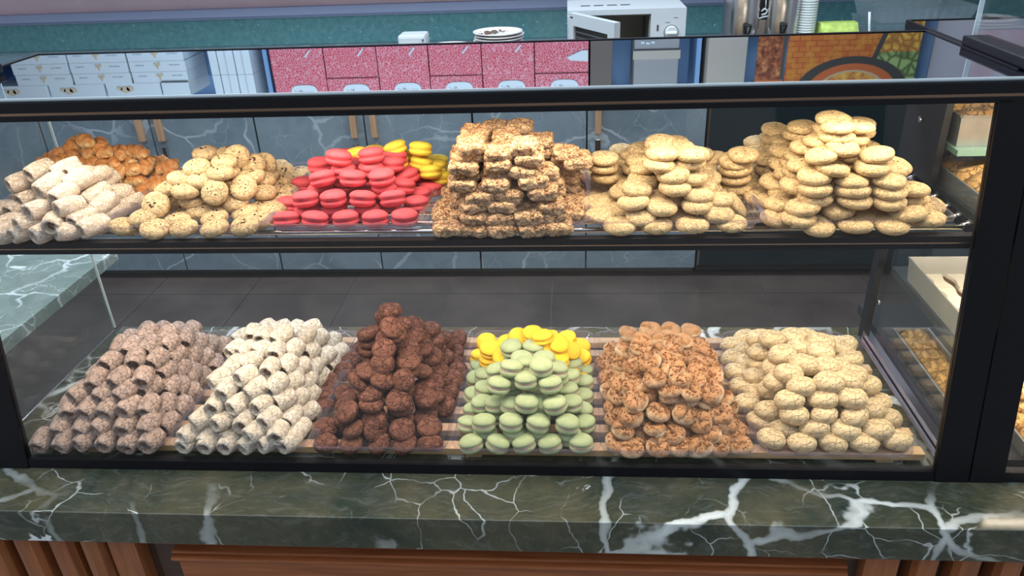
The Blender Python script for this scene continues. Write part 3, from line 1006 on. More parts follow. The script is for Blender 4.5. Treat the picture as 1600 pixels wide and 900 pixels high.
# the neighbouring case on the right -------------------------------------------
nc = empty('neighbour_case', (1.1, 0.3, ZB), 'second black framed pastry case adjoining at the right', 'display case')
prism('post', 'black_metal', lean(-0.004, ZB, 1.300, 0.014), 0.684, 0.739, nc)
prism('bottom_rail', 'black_metal', lean(-0.002, ZB, 0.686, 0.016), 0.739, 1.55, nc)
prism('top_rail', 'black_metal', [(gy(1.296) - 0.004, 1.296), (gy(1.325) - 0.004, 1.3245), (0.150, 1.3245), (0.150, 1.296)], 0.684, 1.55, nc)
box('top_panel', 'mirror_top', 0.684, 1.55, 0.106, 0.610, 1.325, 1.331, parent=nc)
box('rear_trim', 'black_metal', 0.684, 1.55, 0.610, 0.616, 1.318, 1.3325, parent=nc)
box('side_trim', 'black_metal', 0.6825, 0.688, 0.15, 0.61, 1.312, 1.3325, parent=nc)
prism('front_pane', 'clear_glass', lean(0.000, 0.684, 1.302, 0.004), 0.739, 1.55, nc)
box('rear_pane', 'green_pane', 0.765, 1.55, 0.600, 0.606, 1.09, 1.30, parent=nc)
box('glass_shelf', 'green_pane', 0.672, 1.55, 0.270, 0.475, 1.158, 1.168, parent=nc)
box('middle_shelf', 'shelf_grey', 0.671, 1.55, 0.075, 0.46, 1.080, 1.0905, parent=nc)
box('lower_shelf', 'shelf_grey', 0.671, 1.55, 0.06, 0.42, 0.856, 0.8725, parent=nc)
box('deck_led_strip', 'appliance_white', 0.70, 1.22, 0.085, 0.105, 0.8525, 0.8558, parent=nc)
box('deck', 'dark_void', 0.690, 1.55, 0.03, 0.59, ZB, 0.690, parent=nc)


def metal_tray(label, x0, x1, y0, y1, z0, z1, mat='tray_steel'):
    """open sheet tray with slightly flared walls, rolled rim and a floor"""
    r = empty('baking_tray', ((x0 + x1) / 2, (y0 + y1) / 2, z0), label, 'tray')
    t, g = 0.002, 0.004
    bm = bmesh.new()
    lo = [(x0 + g, y0 + g), (x1 - g, y0 + g), (x1 - g, y1 - g), (x0 + g, y1 - g)]
    hi = [(x0, y0), (x1, y0), (x1, y1), (x0, y1)]
    hi2 = [(x0 + t, y0 + t), (x1 - t, y0 + t), (x1 - t, y1 - t), (x0 + t, y1 - t)]
    lo2 = [(x0 + g + t, y0 + g + t), (x1 - g - t, y0 + g + t), (x1 - g - t, y1 - g - t), (x0 + g + t, y1 - g - t)]
    L = [[bm.verts.new((x, y, z)) for x, y in ring] for ring, z in ((lo, z0), (hi, z1), (hi2, z1), (lo2, z0 + t))]
    for a, b in zip(L, L[1:]):
        for i in range(4):
            bm.faces.new((a[i], a[(i + 1) % 4], b[(i + 1) % 4], b[i]))
    bm.faces.new(L[0][::-1])
    bm.faces.new(L[3])
    link('pan', to_mesh(bm, 'pan'), mat, r)
    bm = bmesh.new()
    tube_into(bm, [(x0, y0, z1), (x1, y0, z1), (x1, y1, z1), (x0, y1, z1), (x0, y0 + 0.001, z1)], 0.0022, 6)
    link('rim', to_mesh(bm, 'rim'), mat, r)
    return r


metal_tray('steel tray of golden pastries on the topmost shelf of the neighbouring case', 0.674, 1.25, 0.288, 0.465, 1.1685, 1.222)
metal_tray('large steel tray of flaky pastries on the middle shelf of the neighbouring case', 0.673, 1.30, 0.090, 0.405, 1.0908, 1.124)
metal_tray('deep pale enamel tray of cream slices in the neighbouring case', 0.673, 1.28, 0.085, 0.360, 0.873, 0.921, 'tray_enamel')
metal_tray('narrow tray of folded golden pastry on the deck of the neighbouring case', 0.704, 0.776, 0.140, 0.420, 0.6905, 0.722)
metal_tray('steel tray of golden pastries at the front corner of the neighbouring case', 0.782, 1.30, 0.035, 0.240, 0.6905, 0.722)


def flaky(lx, ly, lz, seed, ridges=7):
    """long filo pastry: rounded loaf with curling sheets across its back"""
    rr = random.Random(seed)
    bm = bmesh.new()
    nu, nv = 26, 14
    g = []
    for i in range(nu + 1):
        u = i / nu * 2 - 1
        e = max(0.0, 1 - abs(u) ** 3.2) ** 0.5
        row = []
        for j in range(nv):
            a = 2 * PI * j / nv
            y, z = math.cos(a), math.sin(a)
            z = z if z > 0 else z * 0.35
            w = 1 + 0.10 * math.sin(u * ridges * 2.2 + 1.4 * math.sin(a * 1.5) + seed) * (1 if z > 0 else 0)
            nz = 1 + 0.13 * noise.noise(Vector((u * 3 + seed, y * 2, z * 2)))
            row.append(bm.verts.new((u * lx / 2, y * ly / 2 * e * nz, z * lz * e * w * nz)))
        g.append(row)
    for a, b in zip(g, g[1:]):
        for j in range(nv):
            bm.faces.new((a[j], a[(j + 1) % nv], b[(j + 1) % nv], b[j]))
    bm.faces.new(g[0][::-1])
    bm.faces.new(g[-1])
    me = to_mesh(bm, 'flaky_pastry', True)
    me.materials.append(MATS['flaky_pastry'])
    return me


fl = [flaky(0.155, 0.075, 0.034, s) for s in (1, 2, 3)]
k = 0
for iy, y in enumerate((0.330, 0.390, 0.438)):
    for ix, x in enumerate((0.766, 0.918, 1.07)):
        o = link('filo_pastry', fl[k % 3], None, None, (x, y, 1.180))
        o.rotation_euler = (0, 0, R(-8 + 5 * (k % 4)))
        o.scale = (1, 0.86, 0.86)
        k += 1
        tag(o, ORD[ix] + ' golden filo pastry from left, ' + ORD[iy] + ' row back, on the topmost neighbour tray', 'pastry', 'golden pastries on the topmost neighbour tray')
k = 0
for iy, y in enumerate((0.130, 0.195, 0.258, 0.318, 0.372)):
    for ix, x in enumerate((0.768, 0.920, 1.07, 1.20)):
        o = link('filo_pastry', fl[(k * 2 + 1) % 3], None, None, (x, y, 1.102))
        o.rotation_euler = (0, 0, R(18 - 6 * (k % 3)))
        o.scale = (1.02, 1.0, 1.0)
        k += 1
        tag(o, ORD[ix] + ' flaky pastry from left, ' + ORD[iy] + ' row back, on the middle neighbour tray', 'pastry', 'flaky pastries on the middle neighbour tray')
fs = [flaky(0.062, 0.050, 0.026, s, 4) for s in (4, 5, 6)]
for iy in range(7):
    o = link('folded_pastry', fs[iy % 3], None, None, (0.740, 0.165 + 0.0385 * iy, 0.704))
    o.rotation_euler = (R(10), 0, R(4 * (iy % 3) - 4))
    tag(o, ORD[iy] + ' golden folded pastry from the front in the narrow neighbour tray', 'pastry', 'folded pastries in the narrow tray')
k = 0
for iz in range(4):
    for iy, y in enumerate((0.065, 0.115, 0.165, 0.21)):
        for ix, x in enumerate((0.822, 0.886, 0.95)):
            if iy < iz - 1:
                continue
            o = link('small_pastry', fs[k % 3], None, None, (x + 0.01 * (iz % 2), y + 0.012 * iz, 0.705 + 0.027 * iz))
            o.rotation_euler = (0, 0, R(10 * (k % 5) - 20))
            o.scale = (1, 1, 0.95)
            k += 1
            tag(o, ORD[ix] + ' small golden pastry from left, ' + ORD[iy] + ' row back, ' + ORD[iz] + ' layer, corner tray', 'pastry', 'small golden pastries in the corner tray')
# cream slices: wavy icing over sponge, a band of pistachio crumb on every third row


def slice_mesh(kind):
    bm = bmesh.new()
    n = 8
    def wav(i, s):
        return s * (0.017 + 0.0035 * math.cos(i / n * 2 * PI))
    lo = [bm.verts.new((wav(i, -1), (i / n - 0.5) * 0.056, 0.0)) for i in range(n + 1)] + [bm.verts.new((wav(i, 1), (i / n - 0.5) * 0.056, 0.0)) for i in range(n, -1, -1)]
    hi = [bm.verts.new(v.co + Vector((0, 0, 0.022))) for v in lo]
    m_ = len(lo)
    for i in range(m_):
        bm.faces.new((lo[i], lo[(i + 1) % m_], hi[(i + 1) % m_], hi[i]))
    bm.faces.new(lo[::-1])
    bm.faces.new(hi)
    body = to_mesh(bm, 'cream_slice')
    body.materials.append(MATS['cocoa_sponge'])
    bm = bmesh.new()
    lo = [bm.verts.new((wav(i, -1) * 0.86, (i / n - 0.5) * 0.055, 0.022)) for i in range(n + 1)] + [bm.verts.new((wav(i, 1) * 0.86, (i / n - 0.5) * 0.055, 0.022)) for i in range(n, -1, -1)]
    hi = [bm.verts.new(Vector((v.co.x * 0.9, v.co.y, 0.0275))) for v in lo]
    for i in range(m_):
        bm.faces.new((lo[i], lo[(i + 1) % m_], hi[(i + 1) % m_], hi[i]))
    bm.faces.new(lo[::-1])
    bm.faces.new(hi)
    top = to_mesh(bm, 'topping')
    top.materials.append(MATS['pistachio_crumb' if kind else 'cream_icing'])
    return body, top


s_cream, s_pis = slice_mesh(0), slice_mesh(1)
for ix in range(9):
    for iy in range(4):
        a = s_pis if ix % 3 == 2 else s_cream
        o = link('cream_slice', a[0], None, None, (0.706 + 0.042 * ix, 0.122 + 0.0575 * iy, 0.8765))
        link('topping', a[1], None, o, (0, 0, 0))
        tag(o, ORD[ix] + (' pistachio' if ix % 3 == 2 else ' white iced') + ' cake slice from left, ' + ORD[iy] + ' row back, in the enamel tray', 'cake slice', 'iced slices in the enamel tray')

# where each piece lies: x, y, z in millimetres, row by row from the bottom; f faces the front, l leans
HEAPS = {
    'sugared_roll': dict(rows=[[(-953,96,1106), (-926,96,1108), (-889,96,1107), (-847,96,1106), (-814,113,1108)],
        [(-984,134,1106), (-918,104,1120), (-872,99,1122), (-836,121,1121), (-816,185,1107)],
        [(-1042,204,1106), (-1014,209,1107), (-904,119,1139), (-852,122,1141), (-824,172,1126), (-809,229,1106)],
        [(-1045,275,1106), (-1035,282,1106), (-868,138,1159), (-843,187,1140), (-827,227,1125)],
        [(-1000,220,1153), (-895,151,1171), (-862,177,1168), (-853,242,1145)],
        [(-957,220,1174), (-900,211,1178), (-873,203,1171), (-856,224,1162)]],
        fill=[(-936,152,1106), (-834,152,1106), (-936,219,1106), (-902,169,1133), (-902,236,1133), (-899,216,1151), (-955,226,1147), (-871,209,1145), (-898,154,1144), (-996,224,1126), (-952,227,1121), (-871,210,1118), (-853,246,1118), (-905,170,1107), (-903,242,1107)]),
    'nut_crescent': dict(rows=[[(-816,290,1104), (-794,306,1111), (-771,315,1127)],
        [(-882,333,1109), (-855,331,1106), (-828,326,1107), (-804,331,1115), (-778,331,1141)],
        [(-876,320,1133), (-845,321,1137), (-819,331,1143), (-809,353,1126)],
        [(-962,341,1150), (-936,346,1148), (-911,337,1141), (-886,345,1146), (-859,342,1145), (-822,375,1134)],
        [(-1025,338,1154), (-998,332,1154), (-982,353,1160), (-944,356,1167), (-917,357,1169), (-891,355,1164), (-864,347,1165), (-838,340,1167)],
        [(-1009,357,1162), (-985,368,1175), (-946,353,1187), (-931,379,1174)]],
        fill=[(-1060,331,1104), (-1076,363,1104), (-724,363,1104), (-1060,394,1104), (-740,347,1125), (-1044,379,1125), (-930,380,1153), (-1007,358,1141), (-982,353,1139), (-1028,343,1133), (-1000,333,1132), (-927,385,1131), (-963,347,1129), (-935,350,1127), (-888,350,1125), (-858,348,1124), (-909,339,1120), (-1008,359,1119), (-847,322,1116), (-823,378,1112), (-1031,347,1111), (-1001,335,1111), (-925,387,1109), (-964,349,1107), (-769,316,1105), (-932,350,1105), (-907,344,1104), (-1011,363,1104)]),
    'button_cookie': dict(rows=[[(-764,121,1104), (-704,109,1104), (-654,111,1104), (-600,110,1104), (-548,114,1106), (-535,147,1104)],
        [(-732,131,1116), (-678,143,1107), (-614,146,1108), (-568,167,1108), (-548,191,1105), (-525,185,1107)],
        [(-714,147,1133,'f'), (-680,185,1118,'f'), (-645,164,1116), (-587,180,1123), (-551,220,1127), (-554,246,1105), (-521,226,1109)],
        [(-703,180,1152), (-663,166,1152), (-612,163,1149,'f'), (-570,187,1148,'f'), (-558,297,1105), (-530,277,1105)],
        [(-679,189,1166), (-639,181,1165), (-563,258,1138), (-554,324,1111), (-535,333,1104)],
        [(-653,201,1182), (-607,189,1175), (-573,236,1152), (-573,302,1151,'f'), (-587,395,1117), (-563,362,1114,'f'), (-537,379,1105), (-526,385,1104)],
        [(-613,226,1183), (-606,265,1179,'f'), (-581,270,1162,'f')]],
        fill=[(-741,211,1104), (-741,303,1104), (-647,211,1147), (-694,327,1168), (-647,327,1168), (-614,230,1162), (-699,327,1146), (-650,335,1146), (-617,237,1140), (-659,174,1130), (-705,183,1130), (-573,308,1130), (-651,217,1125), (-696,335,1125), (-654,343,1125), (-621,240,1119), (-562,266,1116), (-652,225,1104), (-695,337,1104), (-656,345,1104), (-625,241,1104), (-678,193,1104)]),
    'pink_macaron': dict(rows=[[(-484,140,1106), (-433,139,1106), (-380,141,1106), (-328,140,1106), (-278,141,1107), (-268,199,1109)],
        [(-502,212,1106), (-453,164,1134), (-404,165,1134), (-353,165,1133), (-300,164,1133), (-269,239,1110)],
        [(-508,317,1106), (-426,189,1162), (-372,188,1162), (-321,189,1163), (-293,215,1137), (-271,322,1108), (-256,286,1106)],
        [(-454,269,1160), (-402,221,1189), (-346,231,1189), (-316,252,1165), (-293,261,1138), (-291,317,1135), (-286,357,1110)],
        [(-318,290,1165)]],
        fill=[(-462,229,1106), (-304,273,1106), (-462,317,1106), (-439,207,1133), (-439,296,1133), (-394,273,1159), (-417,317,1159), (-372,317,1159), (-349,231,1163), (-398,225,1162), (-319,292,1138), (-321,196,1137), (-349,235,1136), (-402,232,1136), (-398,277,1133), (-369,318,1133), (-319,204,1110), (-348,241,1110), (-406,236,1110), (-407,172,1107), (-455,168,1107), (-349,172,1107), (-394,281,1106), (-369,324,1106)]),
    'lemon_macaron': dict(rows=[[(-253,283,1139), (-251,325,1135), (-252,360,1133), (-239,301,1121)],
        [(-390,293,1171), (-317,296,1181), (-286,340,1151), (-270,297,1179), (-274,307,1148)]],
        fill=[(-413,352,1106), (-245,352,1106), (-371,291,1131), (-329,291,1131), (-392,332,1131), (-350,311,1156), (-371,352,1156), (-329,352,1156), (-317,298,1156), (-390,294,1146), (-330,359,1131), (-282,345,1126), (-371,294,1106), (-332,293,1106), (-328,366,1106), (-283,351,1106)]),
    'walnut_slice': dict(rows=[[(-201,106,1101), (-154,108,1101), (-108,107,1101), (-59,106,1101), (-16,109,1103)],
        [(-209,156,1101), (-156,116,1119), (-111,116,1118), (-64,116,1120), (-26,123,1117), (7,166,1101)],
        [(-211,207,1101), (-155,125,1136), (-105,124,1136), (-58,146,1129), (-28,123,1134), (-8,193,1109), (13,216,1101)],
        [(-210,267,1101), (-143,132,1151), (-95,133,1151), (-41,132,1153), (-10,278,1101), (8,251,1109)],
        [(-173,139,1167), (-117,139,1167), (-57,140,1170), (-29,216,1142), (-7,312,1107), (7,343,1101)],
        [(-177,177,1169), (-126,177,1169), (-72,148,1183), (-42,170,1176), (-28,275,1141), (-7,391,1101)],
        [(-170,153,1194), (-115,153,1196), (-32,314,1144), (-4,243,1171), (16,218,1180)],
        [(-177,218,1191), (-115,161,1212), (-63,158,1204), (-42,259,1182), (-4,218,1192)],
        [(-159,165,1221), (-110,201,1211), (-74,165,1222)],
        [(-161,203,1223), (-106,236,1217), (-49,257,1203)],
        [(-159,243,1223)]],
        fill=[(-178,220,1149), (-178,310,1149), (-132,310,1213), (-86,310,1213), (-159,209,1207), (-157,250,1207), (-161,171,1205), (-108,240,1201), (-130,316,1197), (-88,318,1197), (-108,206,1195), (-161,254,1191), (-111,246,1185), (-130,322,1181), (-87,324,1181), (-116,159,1180), (-106,213,1179), (-171,160,1178), (-173,224,1175), (-106,254,1169), (-42,263,1166), (-133,329,1164), (-83,328,1164), (-105,219,1163), (-40,172,1160), (-171,228,1159), (-2,246,1155), (-125,184,1153), (-175,183,1153), (-111,255,1152), (-42,269,1150), (-136,335,1148), (-81,329,1148), (-105,220,1147), (-44,173,1144), (-4,248,1139), (-128,184,1137), (-176,186,1137), (-110,260,1136), (-180,227,1133), (-183,313,1133), (-138,338,1132), (-85,336,1132), (-106,221,1130), (-31,315,1128), (-28,219,1126), (-28,283,1125), (-1,251,1122), (-125,189,1121), (-177,187,1120), (-109,265,1120), (-176,235,1117), (-182,316,1117), (-134,338,1116), (-88,340,1116), (-105,222,1114), (-27,290,1109), (-126,193,1105), (-179,190,1104), (-104,268,1104), (-172,243,1101), (-181,318,1101), (-130,343,1101), (-89,343,1101), (-100,226,1101)]),
    'seeded_cookie': dict(rows=[[(85,109,1102), (144,110,1102), (201,106,1104), (264,114,1103)],
        [(54,142,1106), (119,120,1114), (188,146,1102), (244,124,1116), (289,194,1102,'l')],
        [(48,195,1106), (84,173,1102), (153,130,1126), (210,131,1128), (249,152,1129)],
        [(47,247,1102), (76,225,1103), (107,136,1133), (146,173,1129), (184,180,1121), (213,146,1141)],
        [(48,290,1102), (77,277,1106), (96,214,1123), (114,158,1148), (176,150,1152), (226,188,1138), (271,259,1108), (293,293,1103)],
        [(43,343,1102), (74,325,1102), (99,259,1123), (129,199,1148), (173,163,1171), (206,170,1161), (241,231,1137), (280,335,1102)],
        [(48,416,1102), (68,377,1102), (104,304,1125), (130,219,1163), (151,173,1184), (172,204,1164), (208,227,1161), (241,274,1140), (288,391,1102)],
        [(63,241,1174), (98,349,1126), (128,264,1162), (197,271,1160), (202,187,1183), (249,351,1130), (261,299,1152)],
        [(105,397,1137), (122,317,1156), (137,301,1169), (156,184,1199), (190,222,1193), (205,183,1198), (235,290,1163)],
        [(161,252,1197)]],
        fill=[(241,290,1119), (189,290,1187), (159,257,1180), (185,296,1170), (62,244,1157), (175,212,1147), (123,269,1145), (194,280,1142), (65,246,1139), (119,319,1139), (180,214,1130), (196,284,1125), (228,194,1120), (243,232,1120), (108,399,1120), (250,354,1113), (144,178,1112), (98,353,1109), (198,290,1108), (223,196,1103), (243,240,1103), (112,404,1103), (236,297,1102)]),
    'golden_cookie': dict(rows=[[(343,134,1102), (398,104,1101), (456,101,1103), (512,101,1103), (572,117,1107)],
        [(369,110,1112), (434,137,1101), (491,132,1102), (539,115,1117), (603,187,1101)],
        [(333,222,1104), (351,164,1116), (376,120,1127), (435,128,1119), (505,170,1101), (551,156,1112)],
        [(334,298,1101), (362,257,1102), (370,204,1119), (401,159,1126), (457,125,1136), (510,125,1134), (576,195,1109)],
        [(359,229,1131), (378,172,1147), (396,135,1153), (454,134,1151), (511,133,1149), (553,148,1145)],
        [(334,364,1101), (351,335,1114), (375,273,1132), (380,218,1148), (396,146,1170), (453,141,1164), (510,141,1165)],
        [(290,251,1163), (358,380,1112), (369,312,1124), (377,262,1152), (388,188,1174), (424,151,1181), (486,153,1182), (525,169,1176)],
        [(302,243,1176), (366,321,1144), (387,313,1157), (394,231,1178), (408,163,1199), (493,162,1199)],
        [(368,416,1144), (363,376,1138), (381,284,1168), (398,218,1196), (440,168,1210)],
        [(390,321,1176), (414,206,1210), (465,205,1213)],
        [(388,376,1180), (407,281,1212), (434,186,1239), (471,204,1233)],
        [(440,232,1239)]],
        fill=[(559,290,1117), (532,210,1165), (532,316,1165), (505,290,1213), (439,238,1223), (436,192,1223), (439,247,1207), (464,209,1197), (509,292,1197), (405,289,1196), (434,255,1191), (466,213,1181), (506,299,1181), (439,256,1175), (466,218,1165), (388,380,1164), (390,237,1162), (442,257,1158), (385,196,1158), (535,216,1149), (527,323,1149), (471,228,1148), (390,380,1148), (294,253,1147), (444,266,1142), (399,136,1137), (533,225,1133), (523,329,1133), (470,229,1132), (295,253,1130), (549,151,1129), (364,410,1128), (444,273,1126), (537,227,1116), (522,332,1116), (471,234,1116), (300,257,1114), (396,166,1110), (441,280,1110), (370,213,1103), (560,296,1101), (534,232,1101), (520,339,1101), (471,235,1101), (297,261,1101), (554,158,1101)]),
    'cocoa_roll': dict(rows=[[(-988,32,708), (-943,32,708), (-903,32,708), (-861,32,708), (-817,32,708), (-775,32,709)],
        [(-954,49,730), (-909,50,730), (-872,51,731), (-828,52,731), (-785,53,731), (-768,87,708)],
        [(-943,72,756), (-903,70,754), (-864,72,755), (-826,73,756), (-793,83,751), (-783,118,727), (-767,138,708)],
        [(-926,89,777), (-879,91,776), (-838,92,779), (-807,120,768), (-791,156,744), (-784,177,728), (-770,187,708)],
        [(-898,106,795), (-852,108,797), (-812,117,792), (-802,176,769), (-792,210,748), (-779,223,728), (-770,239,708)],
        [(-893,151,804), (-849,161,805), (-814,180,794), (-804,226,772), (-791,260,747), (-782,285,727), (-765,294,708)],
        [(-902,209,806), (-874,202,807), (-838,207,807), (-815,233,797), (-795,304,753), (-785,329,734), (-774,363,708)],
        [(-865,251,809), (-830,259,799), (-806,280,780)]],
        fill=[(-886,63,708), (-852,63,708), (-971,97,708), (-971,163,708), (-971,230,708), (-971,296,708), (-971,363,708), (-954,147,738), (-954,214,738), (-954,280,738), (-954,347,738), (-920,130,767), (-886,130,767), (-852,130,767), (-937,163,767), (-903,163,767), (-869,163,767), (-835,163,767), (-920,197,767), (-886,197,767), (-852,197,767), (-937,230,767), (-903,230,767), (-869,230,767), (-920,263,767), (-886,263,767), (-852,263,767), (-937,296,767), (-903,296,767), (-869,296,767), (-835,296,767), (-920,330,767), (-886,330,767), (-852,330,767), (-818,330,767), (-863,255,780), (-901,111,765), (-809,281,751), (-919,131,738), (-883,133,738), (-853,135,738), (-906,167,738), (-872,164,738), (-832,167,738), (-922,198,738), (-883,201,738), (-850,198,738), (-902,232,738), (-871,232,738), (-919,265,738), (-887,264,738), (-850,267,738), (-901,299,738), (-867,299,738), (-834,300,738), (-918,332,738), (-889,330,738), (-854,330,738), (-815,333,738), (-899,111,736), (-943,78,726), (-792,86,721), (-809,282,721), (-794,261,717), (-920,134,708), (-881,134,708), (-855,137,708), (-909,169,708), (-874,167,708), (-835,173,708), (-923,203,708), (-882,205,708), (-850,204,708), (-905,236,708), (-872,236,708), (-918,266,708), (-889,264,708), (-852,267,708), (-902,305,708), (-868,301,708), (-835,301,708), (-917,337,708), (-891,332,708), (-853,336,708), (-814,336,708), (-896,111,708), (-788,334,708), (-783,118,708)]),
    'powdered_roll': dict(rows=[[(-705,31,708), (-664,31,708), (-625,31,708), (-587,31,708), (-551,31,709), (-512,32,710)],
        [(-700,35,723), (-668,41,712), (-626,44,710), (-572,35,730), (-532,38,727), (-507,72,708)],
        [(-678,55,745), (-639,50,742), (-597,52,742), (-551,54,746), (-522,84,729), (-504,124,708)],
        [(-656,70,763), (-612,72,765), (-567,71,765), (-535,95,759), (-524,133,734), (-515,172,714)],
        [(-636,90,786), (-580,91,786), (-547,105,787), (-535,149,761), (-523,192,733), (-513,237,712)],
        [(-655,108,796), (-604,108,803), (-567,135,803), (-548,169,788), (-538,199,764), (-524,237,736)],
        [(-638,139,804), (-634,192,806), (-613,152,804), (-573,190,806), (-550,217,793), (-535,262,758), (-506,296,708)],
        [(-660,202,803), (-604,191,807,'f'), (-514,289,731), (-502,341,708)],
        [(-746,401,708), (-643,253,809), (-616,243,809), (-580,245,810), (-547,284,786), (-534,321,756), (-519,359,724)]],
        fill=[(-688,86,708), (-688,150,708), (-688,215,708), (-688,280,708), (-688,344,708), (-672,134,738), (-672,199,738), (-672,264,738), (-672,329,738), (-639,118,767), (-606,118,767), (-573,118,767), (-655,150,767), (-622,150,767), (-589,150,767), (-639,183,767), (-606,183,767), (-573,183,767), (-655,215,767), (-622,215,767), (-589,215,767), (-639,247,767), (-606,247,767), (-573,247,767), (-655,280,767), (-622,280,767), (-589,280,767), (-639,312,767), (-606,312,767), (-573,312,767), (-655,344,767), (-622,344,767), (-589,344,767), (-556,344,767), (-579,251,780), (-616,245,779), (-645,253,779), (-546,172,758), (-633,90,757), (-549,284,757), (-640,118,738), (-608,120,738), (-574,118,738), (-625,156,738), (-591,153,738), (-640,186,738), (-609,185,738), (-576,186,738), (-619,219,738), (-587,216,738), (-642,250,738), (-606,250,738), (-574,251,738), (-621,285,738), (-590,283,738), (-637,313,738), (-609,314,738), (-576,317,738), (-620,346,738), (-591,344,738), (-558,345,738), (-568,75,736), (-614,72,735), (-655,71,734), (-548,174,729), (-536,263,729), (-634,92,727), (-547,288,727), (-531,325,726), (-638,122,708), (-608,125,708), (-573,124,708), (-624,160,708), (-593,158,708), (-640,187,708), (-612,186,708), (-577,190,708), (-621,219,708), (-585,220,708), (-645,251,708), (-609,253,708), (-571,256,708), (-620,287,708), (-591,285,708), (-638,313,708), (-608,319,708), (-574,317,708), (-620,347,708), (-590,347,708), (-555,349,708), (-570,77,708), (-611,75,708), (-655,73,708), (-546,179,708), (-535,269,708), (-633,93,708)]),
    'chocolate_cookie': dict(rows=[[(-447,37,704), (-398,37,704), (-347,38,704), (-299,37,704), (-252,40,705)],
        [(-457,81,704), (-396,54,723), (-354,52,720), (-305,54,723), (-258,71,716)],
        [(-418,85,720), (-358,66,735), (-314,91,717), (-271,106,713)],
        [(-410,75,746), (-370,100,728), (-326,127,712), (-272,139,706), (-243,152,704)],
        [(-484,152,704), (-422,110,740), (-365,83,759), (-315,89,763), (-272,122,745)],
        [(-494,189,704), (-451,190,704), (-368,97,774), (-329,124,757), (-280,160,745), (-263,158,726), (-241,195,704)],
        [(-496,232,704), (-392,110,790), (-347,114,793), (-307,111,792,'f'), (-269,196,726), (-236,233,713)],
        [(-474,273,704), (-375,125,804), (-348,131,816,'f'), (-287,177,771), (-265,240,731), (-231,268,705)],
        [(-468,317,704), (-305,156,805), (-280,248,759), (-263,294,727), (-239,306,704)],
        [(-468,366,704), (-347,150,837), (-312,194,808), (-294,241,784), (-282,302,762), (-248,347,704)],
        [(-401,242,817), (-349,189,835), (-309,238,815), (-272,343,744), (-250,404,704)],
        [(-335,184,864), (-313,277,818), (-291,319,781)]],
        fill=[(-424,151,723), (-424,241,723), (-424,331,723), (-401,196,762), (-401,286,762), (-378,308,820), (-332,241,839), (-355,263,859), (-332,188,845), (-353,197,815), (-382,313,800), (-313,284,798), (-402,243,798), (-355,199,795), (-309,240,795), (-310,196,788), (-306,158,786), (-378,320,781), (-310,289,778), (-403,245,778), (-352,203,776), (-311,113,772), (-382,326,761), (-399,246,759), (-349,206,756), (-313,96,743), (-400,203,742), (-402,286,742), (-282,307,742), (-384,329,742), (-282,248,739), (-401,249,739), (-349,212,737), (-273,130,725), (-270,351,725), (-398,208,723), (-402,293,723), (-386,334,722), (-348,216,717), (-372,101,708), (-428,154,704), (-423,247,704), (-422,334,704), (-394,210,704), (-400,293,704), (-383,339,704), (-414,93,704), (-346,223,704), (-312,96,704)]),
    'green_macaron': dict(rows=[[(-176,34,708), (-128,35,708), (-80,37,708), (-33,36,708), (22,38,709)],
        [(-187,90,708), (-154,59,736), (-104,59,738), (-55,59,737), (-2,57,737), (29,95,708)],
        [(-181,134,708), (-134,107,743), (-76,79,766), (-24,78,764), (5,113,741), (25,137,708)],
        [(-186,181,708), (-163,123,732), (-160,160,739), (-127,98,792), (-104,92,753), (-51,96,753), (-33,99,794), (-2,148,745), (27,181,708)],
        [(-187,240,708), (-167,223,728), (-135,159,782), (-77,104,800), (-22,153,787), (2,192,746), (30,228,708)],
        [(-185,284,708), (-162,263,736), (-105,122,813), (-78,146,806), (-50,118,819), (7,247,738), (29,271,708)]],
        fill=[(-26,205,764), (-90,184,792), (-47,184,792), (-112,226,792), (-69,226,792), (-108,126,784), (-75,148,777), (-86,188,764), (-113,226,764), (-70,227,764), (-21,160,759), (-104,131,756), (-136,160,754), (-73,152,749), (-24,208,736), (-83,190,735), (-115,228,735), (-69,234,735), (-107,135,727), (-102,94,724), (-55,100,724), (-71,159,720), (-132,110,715), (-161,164,710), (-100,61,710), (-56,63,709), (2,59,708), (-166,264,708), (-153,63,708), (-27,209,708), (-82,195,708), (-113,234,708), (-73,238,708), (-104,143,708)]),
    'yellow_macaron': dict(rows=[[(-185,304,723), (-130,229,768), (-86,223,772), (-53,227,786,'f'), (-20,222,769), (26,290,727)],
        [(-158,256,770), (-124,269,773,'f'), (-113,286,754), (-86,308,747), (-20,236,794), (4,261,763), (25,331,729)],
        [(-174,329,742), (-101,267,790), (-71,262,802), (-51,236,811), (-36,266,786), (-4,294,771)]],
        fill=[(22,242,706), (-171,369,706), (-128,222,732), (-85,222,732), (-42,222,732), (1,222,732), (-38,272,761), (-51,235,761), (-89,229,746), (-1,298,746), (-161,257,744), (-23,223,743), (-133,234,742), (1,267,737), (-36,279,736), (-110,292,729), (-158,265,719), (2,274,712), (-39,280,710), (-132,224,707), (-86,226,707), (-40,228,707), (-114,295,706), (25,334,706), (-188,309,706)]),
    'nut_ring': dict(rows=[[(87,46,704), (113,33,703), (159,33,707), (195,39,703), (232,35,707), (266,41,704), (305,42,705)],
        [(120,60,705), (151,59,703), (188,53,719), (221,68,703), (252,57,721), (283,63,715), (303,88,707)],
        [(99,59,724), (154,59,726), (201,84,715), (237,67,735), (284,74,732)],
        [(89,109,710), (113,75,744), (161,77,748), (209,78,746), (273,78,747)],
        [(88,145,707), (121,91,764), (186,104,745,'f'), (235,100,742), (271,113,746), (295,131,723)],
        [(97,161,727), (143,119,761,'f'), (184,105,781), (221,103,776), (258,101,774), (287,138,738)],
        [(83,204,703), (103,179,740), (123,147,759), (157,117,796), (203,120,797), (231,136,778), (264,133,768)],
